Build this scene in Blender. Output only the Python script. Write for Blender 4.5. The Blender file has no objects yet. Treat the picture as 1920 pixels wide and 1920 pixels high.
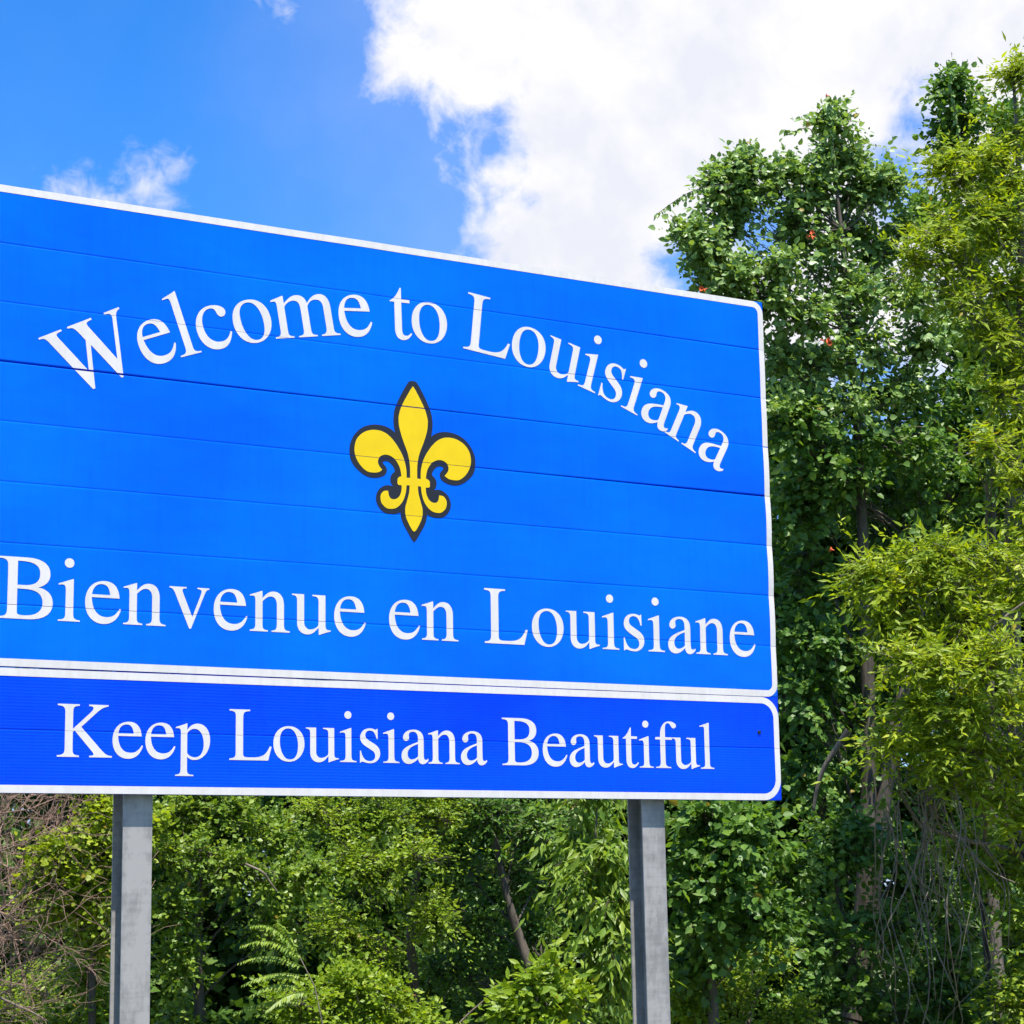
import bpy, bmesh, math, random
import numpy as np
from mathutils import Vector, Matrix
from mathutils.geometry import tessellate_polygon

# ------------------------------------------------------------------ camera
FT = 0.3048
ZB = 2.13                                   # height of the sign's lower edge
FPX = 3943.37                               # focal length in photo pixels
CAM = np.array([-2.7998, -10.0429, ZB - 0.52834])
YAW, PIT, ROL = 0.52855, 0.18050, -0.016983
f_ = np.array([math.sin(YAW)*math.cos(PIT), math.cos(YAW)*math.cos(PIT), math.sin(PIT)])
r0 = np.array([math.cos(YAW), -math.sin(YAW), 0.0])
u0 = np.cross(r0, f_)
RGT = math.cos(ROL)*r0 + math.sin(ROL)*u0
UPV = -math.sin(ROL)*r0 + math.cos(ROL)*u0
FWD = f_

scene = bpy.context.scene
col = scene.collection
cam_data = bpy.data.cameras.new('camera')
cam = bpy.data.objects.new('camera', cam_data)
col.objects.link(cam)
cam_data.sensor_width = 36.0
cam_data.lens = 36.0*FPX/1920.0
cam_data.clip_start = 0.1
cam_data.clip_end = 2000.0
M = Matrix(((RGT[0], UPV[0], -FWD[0], CAM[0]), (RGT[1], UPV[1], -FWD[1], CAM[1]),
            (RGT[2], UPV[2], -FWD[2], CAM[2]), (0, 0, 0, 1)))
cam.matrix_world = M
scene.camera = cam

def ray(px, py):
    v = RGT*(px-960)/FPX + UPV*(960-py)/FPX + FWD
    return v
def pt(px, py, D):
    """a point seen at photo pixel (px, py), D metres in front of the camera"""
    return CAM + ray(px, py)*D
def udir(px, py):
    v = ray(px, py)
    return v/np.linalg.norm(v)

# ------------------------------------------------------------------ light
SUNV = Vector((-0.14, -1.0, 2.85)).normalized()          # towards the sun
sun_el = math.asin(SUNV.z)
sun_az = math.atan2(SUNV.x, SUNV.y)
SUN_STRENGTH, SKY_STRENGTH, EXPOSURE = 5.0, 0.064, 1.0
sd = bpy.data.lights.new('sun', 'SUN')
sd.energy = SUN_STRENGTH
sd.angle = math.radians(0.53)
sd.color = (1.0, 0.945, 0.85)
so = bpy.data.objects.new('sun', sd)
so.rotation_euler = SUNV.to_track_quat('Z', 'Y').to_euler()
so.location = (0, -20, 40)
col.objects.link(so)

vs = scene.view_settings
vs.view_transform = 'Standard'
vs.look = 'None'
vs.exposure = EXPOSURE
vs.gamma = 1.0
vs.use_curve_mapping = False
scene.render.engine = 'CYCLES'
scene.cycles.max_bounces = 5
scene.cycles.diffuse_bounces = 3
scene.cycles.glossy_bounces = 2
scene.cycles.transmission_bounces = 4
scene.cycles.transparent_max_bounces = 4
scene.cycles.use_denoising = True
scene.cycles.use_adaptive_sampling = True
scene.cycles.adaptive_threshold = 0.03

# ------------------------------------------------------------------ world
world = bpy.data.worlds.new('World')
scene.world = world
world.use_nodes = True
world.cycles.sampling_method = 'MANUAL'
world.cycles.sample_map_resolution = 512
nt = world.node_tree
nt.nodes.clear()
def wn(t, **k):
    n = nt.nodes.new(t)
    for a, b in k.items():
        setattr(n, a, b)
    return n
def wl(a, b):
    nt.links.new(a, b)
def wmath(op, a, b=None, c=None):
    n = wn('ShaderNodeMath', operation=op)
    for i, x in enumerate((a, b, c)):
        if x is None:
            continue
        if isinstance(x, (int, float)):
            n.inputs[i].default_value = x
        else:
            wl(x, n.inputs[i])
    return n.outputs[0]
tc = wn('ShaderNodeTexCoord')
vec = tc.outputs['Generated']
sky = wn('ShaderNodeTexSky', sky_type='NISHITA')
sky.sun_disc = False
sky.sun_elevation = sun_el
sky.sun_rotation = sun_az
sky.altitude = 0
sky.air_density = 1.0
sky.dust_density = 0.4
sky.ozone_density = 2.5
tint = wn('ShaderNodeMix', data_type='RGBA', blend_type='MULTIPLY')
tint.inputs['Factor'].default_value = 1.0
wl(sky.outputs[0], tint.inputs['A'])
tint.inputs['B'].default_value = (0.26, 1.06, 1.98, 1)
SKYTINT = tint
def sdist(px, py):
    d = udir(px, py)
    n = wn('ShaderNodeVectorMath', operation='DISTANCE')
    wl(vec, n.inputs[0])
    n.inputs[1].default_value = tuple(d)
    return n.outputs['Value']
cum = [(800, 40, 95), (745, 105, 62), (900, 70, 175), (800, 150, 45), (905, 255, 55), (1150, 0, 300), (1120, 235, 215), (960, 320, 85),
       (1060, 470, 190), (1150, 380, 230), (1400, 180, 300), (1400, -20, 260), (1700, 60, 300), (1950, 250, 260), (1500, 480, 250), (1860, 520, 250)]
fieldv = None
for x, y, r in cum:
    s = wmath('SUBTRACT', r/FPX, sdist(x, y))
    fieldv = s if fieldv is None else wmath('SMOOTH_MAX', fieldv, s, 0.006)
for x, y, r in [(1290, 500, 26), (1735, 225, 10), (1690, 340, 28), (1420, 420, 28)]:
    s = wmath('SUBTRACT', sdist(x, y), r/FPX)
    fieldv = wmath('MINIMUM', fieldv, s)
# small torn scraps of cloud in the blue
scr = None
for x, y, r in [(268, 350, 56), (180, 372, 40), (225, 372, 40), (112, 366, 14), (322, 326, 18), (265, 306, 22), (518, -8, 20)]:
    s = wmath('SUBTRACT', r/FPX, sdist(x, y))
    scr = s if scr is None else wmath('SMOOTH_MAX', scr, s, 0.004)
# the rest of the sky: scattered fair-weather cumulus
def noise(scale, detail, rough, offs=0.0, dist=0.0):
    mp = wn('ShaderNodeMapping')
    mp.inputs['Location'].default_value = (offs, offs*0.7, -offs*0.4)
    wl(vec, mp.inputs['Vector'])
    n = wn('ShaderNodeTexNoise')
    n.inputs['Scale'].default_value = scale
    n.inputs['Detail'].default_value = detail
    n.inputs['Roughness'].default_value = rough
    n.inputs['Distortion'].default_value = dist
    wl(mp.outputs[0], n.inputs['Vector'])
    return n.outputs['Fac']
g = wmath('MULTIPLY', wmath('SUBTRACT', noise(2.6, 3, 0.5, 3.0), 0.61), 0.5)
away = wmath('SUBTRACT', sdist(960, 960), 0.37)
fieldv = wmath('MAXIMUM', fieldv, wmath('MINIMUM', g, away))
n1 = wmath('SUBTRACT', noise(34, 6, 0.58, 1.3, 0.25), 0.5)
n2 = wmath('SUBTRACT', noise(75, 4, 0.62, 7.1, 0.5), 0.5)
edge = wmath('ADD', wmath('ADD', fieldv, wmath('MULTIPLY', n1, 0.060)), wmath('MULTIPLY', n2, 0.018))
mr = wn('ShaderNodeMapRange', interpolation_type='SMOOTHSTEP')
wl(edge, mr.inputs['Value'])
mr.inputs['From Min'].default_value = -0.009
mr.inputs['From Max'].default_value = 0.019
edge2 = wmath('ADD', scr, wmath('MULTIPLY', n2, 0.05))
mr2 = wn('ShaderNodeMapRange', interpolation_type='SMOOTHSTEP')
wl(edge2, mr2.inputs['Value'])
mr2.inputs['From Min'].default_value = -0.010
mr2.inputs['From Max'].default_value = 0.024
mr2.inputs['To Max'].default_value = 0.8
# thin veil of haze cloud round the cumulus
mr4 = wn('ShaderNodeMapRange', interpolation_type='SMOOTHSTEP')
wl(wmath('ADD', fieldv, wmath('MULTIPLY', n1, 0.03)), mr4.inputs['Value'])
mr4.inputs['From Min'].default_value = -0.11
mr4.inputs['From Max'].default_value = 0.02
mr4.inputs['To Max'].default_value = 0.14
alpha = wmath('MAXIMUM', wmath('MAXIMUM', mr.outputs[0], mr2.outputs[0]), mr4.outputs[0])
# shading inside the cloud: thicker, greyer bellies
n3 = noise(13, 4, 0.55, 5.5, 0.3)
mr3 = wn('ShaderNodeMapRange')
wl(wmath('ADD', n3, wmath('MULTIPLY', n1, 0.5)), mr3.inputs['Value'])
mr3.inputs['From Min'].default_value = 0.36
mr3.inputs['From Max'].default_value = 0.58
ccol = wn('ShaderNodeMix', data_type='RGBA')
wl(mr3.outputs[0], ccol.inputs['Factor'])
CW = 1.0/(SKY_STRENGTH*2**EXPOSURE)
ccol.inputs['A'].default_value = (0.86*CW, 0.88*CW, 0.97*CW, 1)
ccol.inputs['B'].default_value = (1.03*CW, 1.02*CW, 1.04*CW, 1)
sep = wn('ShaderNodeSeparateXYZ')
wl(vec, sep.inputs[0])
hz = wn('ShaderNodeMapRange')
wl(sep.outputs['Z'], hz.inputs['Value'])
hz.inputs['From Min'].default_value = 0.0
hz.inputs['From Max'].default_value = 0.46
hz.inputs['To Min'].default_value = 1.0
hz.inputs['To Max'].default_value = 0.0
hmix = wn('ShaderNodeMix', data_type='RGBA')
wl(wmath('MULTIPLY', wmath('POWER', hz.outputs[0], 2.4), 0.9), hmix.inputs['Factor'])
wl(tint.outputs['Result'], hmix.inputs['A'])
hmix.inputs['B'].default_value = (0.62*CW, 0.72*CW, 0.95*CW, 1)
cmix = wn('ShaderNodeMix', data_type='RGBA')
wl(alpha, cmix.inputs['Factor'])
wl(hmix.outputs['Result'], cmix.inputs['A'])
wl(ccol.outputs['Result'], cmix.inputs['B'])
bg = wn('ShaderNodeBackground')
bg.inputs['Strength'].default_value = SKY_STRENGTH
wl(cmix.outputs['Result'], bg.inputs['Color'])
wo = wn('ShaderNodeOutputWorld')
wl(bg.outputs[0], wo.inputs['Surface'])

# ------------------------------------------------------------------ helpers
def tag(o, label=None, cat=None, group=None, kind=None):
    if label: o['label'] = label
    if cat: o['category'] = cat
    if group: o['group'] = group
    if kind: o['kind'] = kind
    return o
def empty(name, loc):
    o = bpy.data.objects.new(name, None)
    o.empty_display_size = 0.2
    o.location = loc
    col.objects.link(o)
    return o
def link(name, me, parent=None, loc=None):
    """mesh data is in world coordinates; keep it there under the parent"""
    o = bpy.data.objects.new(name, me)
    col.objects.link(o)
    if parent is not None:
        o.parent = parent
        base = parent
        tot = Vector((0, 0, 0))
        while base is not None:
            tot += base.location
            base = base.parent
        o.location = -tot if loc is None else Vector(loc) - tot
    elif loc is not None:
        o.location = loc
    return o
def mesh_np(name, verts, faces, mat=None, smooth=False, attrs=None):
    """faces: (n,3) or (n,4) int array"""
    me = bpy.data.meshes.new(name)
    v = np.asarray(verts, dtype=np.float32)
    f = np.asarray(faces, dtype=np.int32)
    n, k = f.shape
    me.vertices.add(len(v))
    me.vertices.foreach_set('co', v.ravel())
    me.loops.add(n*k)
    me.loops.foreach_set('vertex_index', f.ravel())
    me.polygons.add(n)
    me.polygons.foreach_set('loop_start', np.arange(0, n*k, k, dtype=np.int32))
    me.polygons.foreach_set('loop_total', np.full(n, k, dtype=np.int32))
    if smooth:
        me.polygons.foreach_set('use_smooth', np.ones(n, dtype=bool))
    me.update(calc_edges=True)
    if attrs:
        for an, av in attrs.items():
            a = me.attributes.new(an, 'FLOAT', 'POINT')
            a.data.foreach_set('value', np.asarray(av, dtype=np.float32))
    if mat: me.materials.append(mat)
    return me
def mesh_py(name, verts, faces, mat=None, smooth=False):
    me = bpy.data.meshes.new(name)
    me.from_pydata([tuple(v) for v in verts], [], faces)
    me.update()
    if smooth:
        for p in me.polygons: p.use_smooth = True
    if mat: me.materials.append(mat)
    return me
class MB:
    def __init__(s): s.v, s.f = [], []
    def box(s, x0, x1, y0, y1, z0, z1):
        b = len(s.v)
        s.v += [(x0,y0,z0),(x1,y0,z0),(x1,y1,z0),(x0,y1,z0),(x0,y0,z1),(x1,y0,z1),(x1,y1,z1),(x0,y1,z1)]
        s.f += [tuple(b+i for i in q) for q in ((0,3,2,1),(4,5,6,7),(0,1,5,4),(1,2,6,5),(2,3,7,6),(3,0,4,7))]
        return s
    def tube(s, pts, radii, sides=6, cap=True):
        pts = [np.asarray(p, float) for p in pts]
        b0 = len(s.v)
        ref = np.array([0.31, 0.83, 0.46])
        for i, p in enumerate(pts):
            d = pts[min(i+1, len(pts)-1)] - pts[max(i-1, 0)]
            d = d/(np.linalg.norm(d)+1e-9)
            a = np.cross(d, ref); a /= np.linalg.norm(a)+1e-9
            c = np.cross(d, a)
            for k in range(sides):
                t = 2*math.pi*k/sides
                s.v.append(tuple(p + radii[i]*(math.cos(t)*a + math.sin(t)*c)))
        for i in range(len(pts)-1):
            for k in range(sides):
                k2 = (k+1) % sides
                s.f.append((b0+i*sides+k, b0+i*sides+k2, b0+(i+1)*sides+k2, b0+(i+1)*sides+k))
        if cap:
            s.f.append(tuple(b0+(len(pts)-1)*sides+k for k in range(sides)))
        return s
    def build(s, name, mat, parent=None, smooth=False):
        return link(name, mesh_py(name, s.v, s.f, mat, smooth), parent)

# ------------------------------------------------------------------ materials
def new_mat(name):
    m = bpy.data.materials.new(name)
    m.use_nodes = True
    n = m.node_tree
    n.nodes.clear()
    out = n.nodes.new('ShaderNodeOutputMaterial')
    p = n.nodes.new('ShaderNodeBsdfPrincipled')
    n.links.new(p.outputs[0], out.inputs['Surface'])
    return m, n, p, out
def N(n, t, **k):
    x = n.nodes.new(t)
    for a, b in k.items(): setattr(x, a, b)
    return x
def tex_noise(n, scale, detail=4, rough=0.55, stretch=None, coord='Object'):
    t = N(n, 'ShaderNodeTexCoord')
    src = t.outputs[coord]
    if stretch:
        mp = N(n, 'ShaderNodeMapping')
        mp.inputs['Scale'].default_value = stretch
        n.links.new(src, mp.inputs['Vector'])
        src = mp.outputs[0]
    z = N(n, 'ShaderNodeTexNoise')
    z.inputs['Scale'].default_value = scale
    z.inputs['Detail'].default_value = detail
    z.inputs['Roughness'].default_value = rough
    n.links.new(src, z.inputs['Vector'])
    return z.outputs['Fac']
def ramp(n, fac, stops):
    r = N(n, 'ShaderNodeValToRGB')
    while len(r.color_ramp.elements) < len(stops):
        r.color_ramp.elements.new(0.5)
    for e, (p, c) in zip(r.color_ramp.elements, stops):
        e.position = p
        e.color = tuple(c) + (1,)
    n.links.new(fac, r.inputs['Fac'])
    return r.outputs['Color']
def bump(n, fac, strength, distance, p):
    b = N(n, 'ShaderNodeBump')
    b.inputs['Strength'].default_value = strength
    b.inputs['Distance'].default_value = distance
    n.links.new(fac, b.inputs['Height'])
    n.links.new(b.outputs[0], p.inputs['Normal'])

def sheet_mat(name, c0, c1, ribs=False):
    m, n, p, o = new_mat(name)
    t = N(n, 'ShaderNodeTexCoord')
    z = tex_noise(n, 0.9, 3, 0.5, (0.7, 1, 1.3))
    z2 = tex_noise(n, 6.0, 5, 0.6, (1.0, 1, 2.5))
    ad = N(n, 'ShaderNodeMath', operation='MULTIPLY_ADD')
    n.links.new(z2, ad.inputs[0]); ad.inputs[1].default_value = 0.22
    n.links.new(z, ad.inputs[2])
    oi = N(n, 'ShaderNodeObjectInfo')
    ad2 = N(n, 'ShaderNodeMath', operation='MULTIPLY_ADD')
    n.links.new(oi.outputs['Random'], ad2.inputs[0]); ad2.inputs[1].default_value = 0.10
    n.links.new(ad.outputs[0], ad2.inputs[2])
    cc = ramp(n, ad2.outputs[0], [(0.48, c0), (0.80, c1)])
    st_ = tex_noise(n, 5.0, 6, 0.65, (5.0, 1.0, 0.35))
    sr = ramp(n, st_, [(0.50, (1, 1, 1)), (0.78, (0.80, 0.83, 0.88))])
    mu = N(n, 'ShaderNodeMix', data_type='RGBA', blend_type='MULTIPLY')
    mu.inputs['Factor'].default_value = 0.8
    n.links.new(cc, mu.inputs['A']); n.links.new(sr, mu.inputs['B'])
    n.links.new(mu.outputs['Result'], p.inputs['Base Color'])
    p.inputs['Roughness'].default_value = 0.36
    p.inputs['Specular IOR Level'].default_value = 0.05
    p.inputs['Coat Weight'].default_value = 0.16
    p.inputs['Coat Roughness'].default_value = 0.16
    cz = tex_noise(n, 0.8, 2, 0.45, (1.5, 1.0, 0.55))
    cb = N(n, 'ShaderNodeBump')
    cb.inputs['Strength'].default_value = 1.0
    cb.inputs['Distance'].default_value = 0.16
    n.links.new(cz, cb.inputs['Height'])
    n.links.new(cb.outputs[0], p.inputs['Coat Normal'])
    if ribs:
        w = N(n, 'ShaderNodeTexWave', wave_type='BANDS', bands_direction='Z')
        w.inputs['Scale'].default_value = 20.0
        w.inputs['Distortion'].default_value = 0.6
        w.inputs['Detail'].default_value = 1.0
        w.inputs['Detail Scale'].default_value = 0.4
        n.links.new(t.outputs['Object'], w.inputs['Vector'])
        bump(n, w.outputs['Fac'], 0.16, 0.003, p)
    else:
        w = N(n, 'ShaderNodeTexWave', wave_type='BANDS', bands_direction='Z')
        w.inputs['Scale'].default_value = 34.0
        w.inputs['Distortion'].default_value = 2.0
        n.links.new(t.outputs['Object'], w.inputs['Vector'])
        bump(n, w.outputs['Fac'], 0.06, 0.002, p)
    return m
BLUE = sheet_mat('blue_sheeting', (0.0, 0.098, 0.80), (0.0, 0.146, 0.86))
BLUE2 = sheet_mat('deep_blue_sheeting', (0.0, 0.042, 0.82), (0.0, 0.070, 0.86), ribs=True)
def plain(name, c, rough=0.5, spec=0.3, var=0.06, scale=8):
    m, n, p, o = new_mat(name)
    z = tex_noise(n, scale, 4)
    n.links.new(ramp(n, z, [(0.3, [x*(1-var) for x in c]), (0.7, [min(1, x*(1+var)) for x in c])]), p.inputs['Base Color'])
    p.inputs['Roughness'].default_value = rough
    p.inputs['Specular IOR Level'].default_value = spec
    return m
def film_white():
    m, n, p, o = new_mat('white_film')
    a = tex_noise(n, 4.0, 6, 0.65, (4.0, 1, 0.5))
    b = tex_noise(n, 40, 4, 0.6)
    t = N(n, 'ShaderNodeMath', operation='MULTIPLY_ADD')
    n.links.new(b, t.inputs[0]); t.inputs[1].default_value = 0.35; n.links.new(a, t.inputs[2])
    n.links.new(ramp(n, t.outputs[0], [(0.55, (0.665, 0.635, 0.625)), (0.95, (0.57, 0.54, 0.52))]), p.inputs['Base Color'])
    p.inputs['Roughness'].default_value = 0.45
    p.inputs['Specular IOR Level'].default_value = 0.2
    return m
WHITE = film_white()
BLACK = plain('black_film', (0.016, 0.018, 0.024), 0.45, 0.3)
YELLOW = plain('yellow_film', (0.72, 0.50, 0.004), 0.45, 0.25, 0.05, 9)
ALU = plain('raw_aluminium', (0.45, 0.45, 0.46), 0.45, 0.5, 0.12, 20)
def galv():
    m, n, p, o = new_mat('galvanised_steel')
    a = tex_noise(n, 26, 6, 0.65, (1, 1, 0.55))
    b = tex_noise(n, 3.2, 5, 0.6, (1.6, 1.6, 0.5))
    c = tex_noise(n, 11, 4, 0.6, (0.4, 0.4, 4))
    s = N(n, 'ShaderNodeMath', operation='MULTIPLY_ADD')
    n.links.new(a, s.inputs[0]); s.inputs[1].default_value = 0.5; n.links.new(b, s.inputs[2])
    s2 = N(n, 'ShaderNodeMath', operation='MULTIPLY_ADD')
    n.links.new(c, s2.inputs[0]); s2.inputs[1].default_value = 0.25; n.links.new(s.outputs[0], s2.inputs[2])
    cc = ramp(n, s2.outputs[0], [(0.62, (0.17, 0.162, 0.153)), (0.85, (0.26, 0.248, 0.236)), (1.08, (0.36, 0.342, 0.325))])
    rz = tex_noise(n, 9, 6, 0.7, (1, 1, 0.8))
    rr = ramp(n, rz, [(0.66, (0, 0, 0)), (0.76, (1, 1, 1))])
    mx = N(n, 'ShaderNodeMix', data_type='RGBA')
    ml = N(n, 'ShaderNodeMath', operation='MULTIPLY')
    n.links.new(rr, ml.inputs[0]); ml.inputs[1].default_value = 0.6
    n.links.new(ml.outputs[0], mx.inputs['Factor'])
    n.links.new(cc, mx.inputs['A'])
    mx.inputs['B'].default_value = (0.22, 0.15, 0.09, 1)
    n.links.new(mx.outputs['Result'], p.inputs['Base Color'])
    p.inputs['Metallic'].default_value = 0.15
    p.inputs['Roughness'].default_value = 0.55
    bump(n, a, 0.15, 0.002, p)
    return m
GALV = galv()
def bark(name, c0, c1):
    m, n, p, o = new_mat(name)
    z = tex_noise(n, 14, 6, 0.65, (1, 1, 0.25))
    n.links.new(ramp(n, z, [(0.35, c0), (0.68, c1)]), p.inputs['Base Color'])
    p.inputs['Roughness'].default_value = 0.85
    bump(n, z, 0.6, 0.02, p)
    return m
BARK = bark('bark', (0.035, 0.027, 0.020), (0.12, 0.098, 0.075))
BARKP = bark('pale_bark', (0.07, 0.058, 0.045), (0.20, 0.17, 0.135))
DEADW = bark('dead_wood', (0.15, 0.088, 0.064), (0.36, 0.235, 0.175))
GREYW = bark('grey_dead_vine', (0.085, 0.064, 0.046), (0.27, 0.21, 0.155))
def leaf_mat(name, stops, transl=0.32, rough=0.42, spec=0.5):
    m, n, p, o = new_mat(name)
    a = N(n, 'ShaderNodeAttribute', attribute_name='tint')
    c = ramp(n, a.outputs['Fac'], stops)
    n.links.new(c, p.inputs['Base Color'])
    p.inputs['Roughness'].default_value = rough
    p.inputs['Specular IOR Level'].default_value = spec
    tr = N(n, 'ShaderNodeBsdfTranslucent')
    mx0 = N(n, 'ShaderNodeMix', data_type='RGBA', blend_type='MULTIPLY')
    mx0.inputs['Factor'].default_value = 1.0
    n.links.new(c, mx0.inputs['A'])
    mx0.inputs['B'].default_value = (1.5, 1.45, 0.55, 1)
    n.links.new(mx0.outputs['Result'], tr.inputs['Color'])
    mx = N(n, 'ShaderNodeMixShader')
    mx.inputs[0].default_value = transl
    n.links.new(p.outputs[0], mx.inputs[1])
    n.links.new(tr.outputs[0], mx.inputs[2])
    n.links.new(mx.outputs[0], o.inputs['Surface'])
    return m
L_BROAD = leaf_mat('broad_leaves', [(0.0, (0.105, 0.200, 0.048)), (0.5, (0.185, 0.300, 0.075)), (0.93, (0.270, 0.375, 0.095)), (1.0, (0.36, 0.24, 0.04))], 0.34, 0.42, 0.5)
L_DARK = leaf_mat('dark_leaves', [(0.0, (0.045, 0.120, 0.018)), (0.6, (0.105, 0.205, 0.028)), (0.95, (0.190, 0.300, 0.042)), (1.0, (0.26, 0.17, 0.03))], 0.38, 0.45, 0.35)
L_LIME = leaf_mat('lime_leaves', [(0.0, (0.085, 0.165, 0.010)), (0.5, (0.240, 0.320, 0.013)), (0.95, (0.400, 0.450, 0.024)), (1.0, (0.32, 0.22, 0.03))], 0.42, 0.5, 0.3)
L_FRESH = leaf_mat('fresh_leaves', [(0.0, (0.085, 0.165, 0.010)), (0.5, (0.200, 0.300, 0.015)), (0.95, (0.330, 0.400, 0.028)), (1.0, (0.30, 0.18, 0.03))], 0.40, 0.45, 0.35)
L_MID = leaf_mat('mid_leaves', [(0.0, (0.070, 0.150, 0.012)), (0.5, (0.155, 0.250, 0.020)), (0.95, (0.275, 0.355, 0.038)), (1.0, (0.32, 0.18, 0.04))], 0.40, 0.45, 0.4)
L_WOOD_SHADE = leaf_mat('shade_toned_woodland_leaves', [(0.0, (0.030, 0.075, 0.012)), (0.6, (0.065, 0.130, 0.018)), (0.95, (0.12, 0.19, 0.026)), (1.0, (0.20, 0.12, 0.03))], 0.32, 0.5, 0.2)  # leaf colour darkened to stand for the deep shade in the gaps
FLOWER = plain('orange_petals', (0.62, 0.10, 0.025), 0.5, 0.3, 0.15, 30)
def ground_mat():
    m, n, p, o = new_mat('grass_ground')
    a = tex_noise(n, 0.35, 6, 0.6)
    b = tex_noise(n, 22, 6, 0.7)
    s = N(n, 'ShaderNodeMath', operation='MULTIPLY_ADD')
    n.links.new(b, s.inputs[0]); s.inputs[1].default_value = 0.6; n.links.new(a, s.inputs[2])
    n.links.new(ramp(n, s.outputs[0], [(0.55, (0.05, 0.075, 0.02)), (0.8, (0.085, 0.11, 0.03)), (1.05, (0.14, 0.13, 0.06))]), p.inputs['Base Color'])
    p.inputs['Roughness'].default_value = 0.9
    bump(n, b, 0.6, 0.05, p)
    return m

# ------------------------------------------------------------------ ground
gv, gf = [], []
gx = np.linspace(-1, 1, 61); gx = np.sign(gx)*np.abs(gx)**2.2*320
for j, y in enumerate(gx):
    for i, x in enumerate(gx):
        gv.append((x, y+10, 0.05*math.sin(x*0.35+1.0)*math.sin(y*0.27)*min(1, (abs(x)+abs(y))/14)))
for j in range(60):
    for i in range(60):
        a = j*61+i
        gf.append((a, a+1, a+62, a+61))
ground = link('ground', mesh_py('ground', gv, gf, ground_mat(), True))
tag(ground, 'mown grass ground under the sign and trees', None, None, 'structure')

# ------------------------------------------------------------------ the sign
W = 16*FT
sign = empty('welcome_sign', (W/2, 0.0, 0.0))
tag(sign, 'large blue roadside welcome sign with white lettering on two steel posts', 'road sign')
# width of the open joint above plank k-1: at the left end, the middle and the right end (metres)
JOINTS = {9: (0.0024, 0.0007, 0.0048), 8: (0.0012, 0.0006, 0.0036), 7: (0.0110, 0.0050, 0.0006), 6: (0.0006, 0.0018, 0.0120),
          5: (0.0008, 0.0012, 0.0020), 4: (0.0013, 0.0010, 0.0015), 3: (0.0016, 0.0013, 0.0006), 1: (0.0005, 0.0005, 0.0005)}
def joint(k, u):
    return float(np.interp(u, [0, W/2, W], JOINTS[k])) if k in JOINTS else 0.0
def bulge(u, v):
    """how far the sheet stands proud of the flat, in metres (u, v in metres on the sign)"""
    vf = v/FT
    k = np.floor(np.clip(vf, 0, 9.999))
    fr = vf - k
    bow = 1-(2*fr-1)**2
    up = vf > 2.0
    amp = np.where((k == 5) | (k == 4), 0.0070, np.where((k == 3) | (k == 6), 0.0045, 0.0018))
    amp = np.where(up, amp, 0.0006)
    a = 0.0006 + amp*np.exp(-(W-u)/0.42) + np.where(up, 0.0012, 0.0003)*np.exp(-u/0.6)
    slow = 0.0022*np.sin(1.55*u + 0.35*k) + 0.0012*np.sin(3.1*u - 0.8*v + 1.0)
    crease = 0.004*np.exp(-((u-(1.95+0.09*(v-1.6)))/0.22)**2)*np.where(up, 1, 0)
    return a*bow + np.where(up, slow, 0.5*slow)*0.6 + crease
FILM = 0.0016
def front(u, v, off=0.0):
    return -(bulge(u, v)) - off
# each panel is carried by a flat backing bar; the planks and lettering are its pieces
upper_panel = MB().box(0.05, W-0.05, 0.0475, 0.0535, ZB+6*FT-0.06, ZB+6*FT+0.06).build('greeting_panel', ALU, sign)
upper_panel['label'] = 'upper blue panel with two greetings and yellow emblem'
lower_panel = MB().box(0.05, W-0.05, 0.0475, 0.0535, ZB+1*FT-0.06, ZB+1*FT+0.06).build('slogan_panel', ALU, sign)
lower_panel['label'] = 'lower darker blue panel with one line of white lettering'

def plank(k, parent, mat):
    z0, z1 = k*FT, (k+1)*FT
    us = np.concatenate([np.linspace(0, 3.6, 28)[:-1], np.linspace(3.6, W, 24)])
    ts = np.array([0, 0.004, 0.03, 0.12, 0.24, 0.37, 0.5, 0.63, 0.76, 0.88, 0.97, 0.996, 1.0])
    v, f = [], []
    nu = len(us)
    for j, t in enumerate(ts):
        for u in us:
            a, b = z0+joint(k, u)/2, z1-joint(k+1, u)/2
            if k == 2: a = z0+0.001          # open slit between the two panels, wider to the left
            if k == 1: b = z1-0.0005-0.006*(1-u/W)
            vv = a+(b-a)*t
            y = front(u, min(max(vv, z0+1e-4), z1-1e-4))
            if j in (0, len(ts)-1): y += 0.0007    # rounded lip
            v.append((u, y, ZB+vv))
    nt_ = len(ts)
    for j in range(nt_-1):
        for i in range(nu-1):
            a = j*nu+i
            f.append((a, a+1, a+nu+1, a+nu))
    def strip(row, flip):
        b = len(v)
        for i in range(nu):
            p = v[row*nu+i]
            v.append((p[0], 0.047, p[2]))
        for i in range(nu-1):
            q = (row*nu+i, b+i, b+i+1, row*nu+i+1)
            f.append(q if not flip else q[::-1])
        return b
    b0 = strip(0, False)
    b1 = strip(nt_-1, True)
    for col_i in (0, nu-1):                     # thin end returns
        ring = [j*nu+col_i for j in range(nt_)]
        b = len(v)
        for r in ring:
            v.append((v[r][0], v[r][1]+0.004, v[r][2]))
        for j in range(nt_-1):
            q = (ring[j], ring[j+1], b+j+1, b+j)
            f.append(q if col_i == 0 else q[::-1])
    # rear face of the sheet
    b = len(v)
    for j in range(nt_):
        for i in range(nu):
            p = v[j*nu+i]
            v.append((p[0], p[1]+0.004, p[2]))
    for j in range(nt_-1):
        for i in range(nu-1):
            a = b+j*nu+i
            f.append((a, a+nu, a+nu+1, a+1))
    me = mesh_py('plank', v, f, mat, True)
    return link('plank', me, parent)
for k in range(2, 10): plank(k, upper_panel, BLUE)
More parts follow.
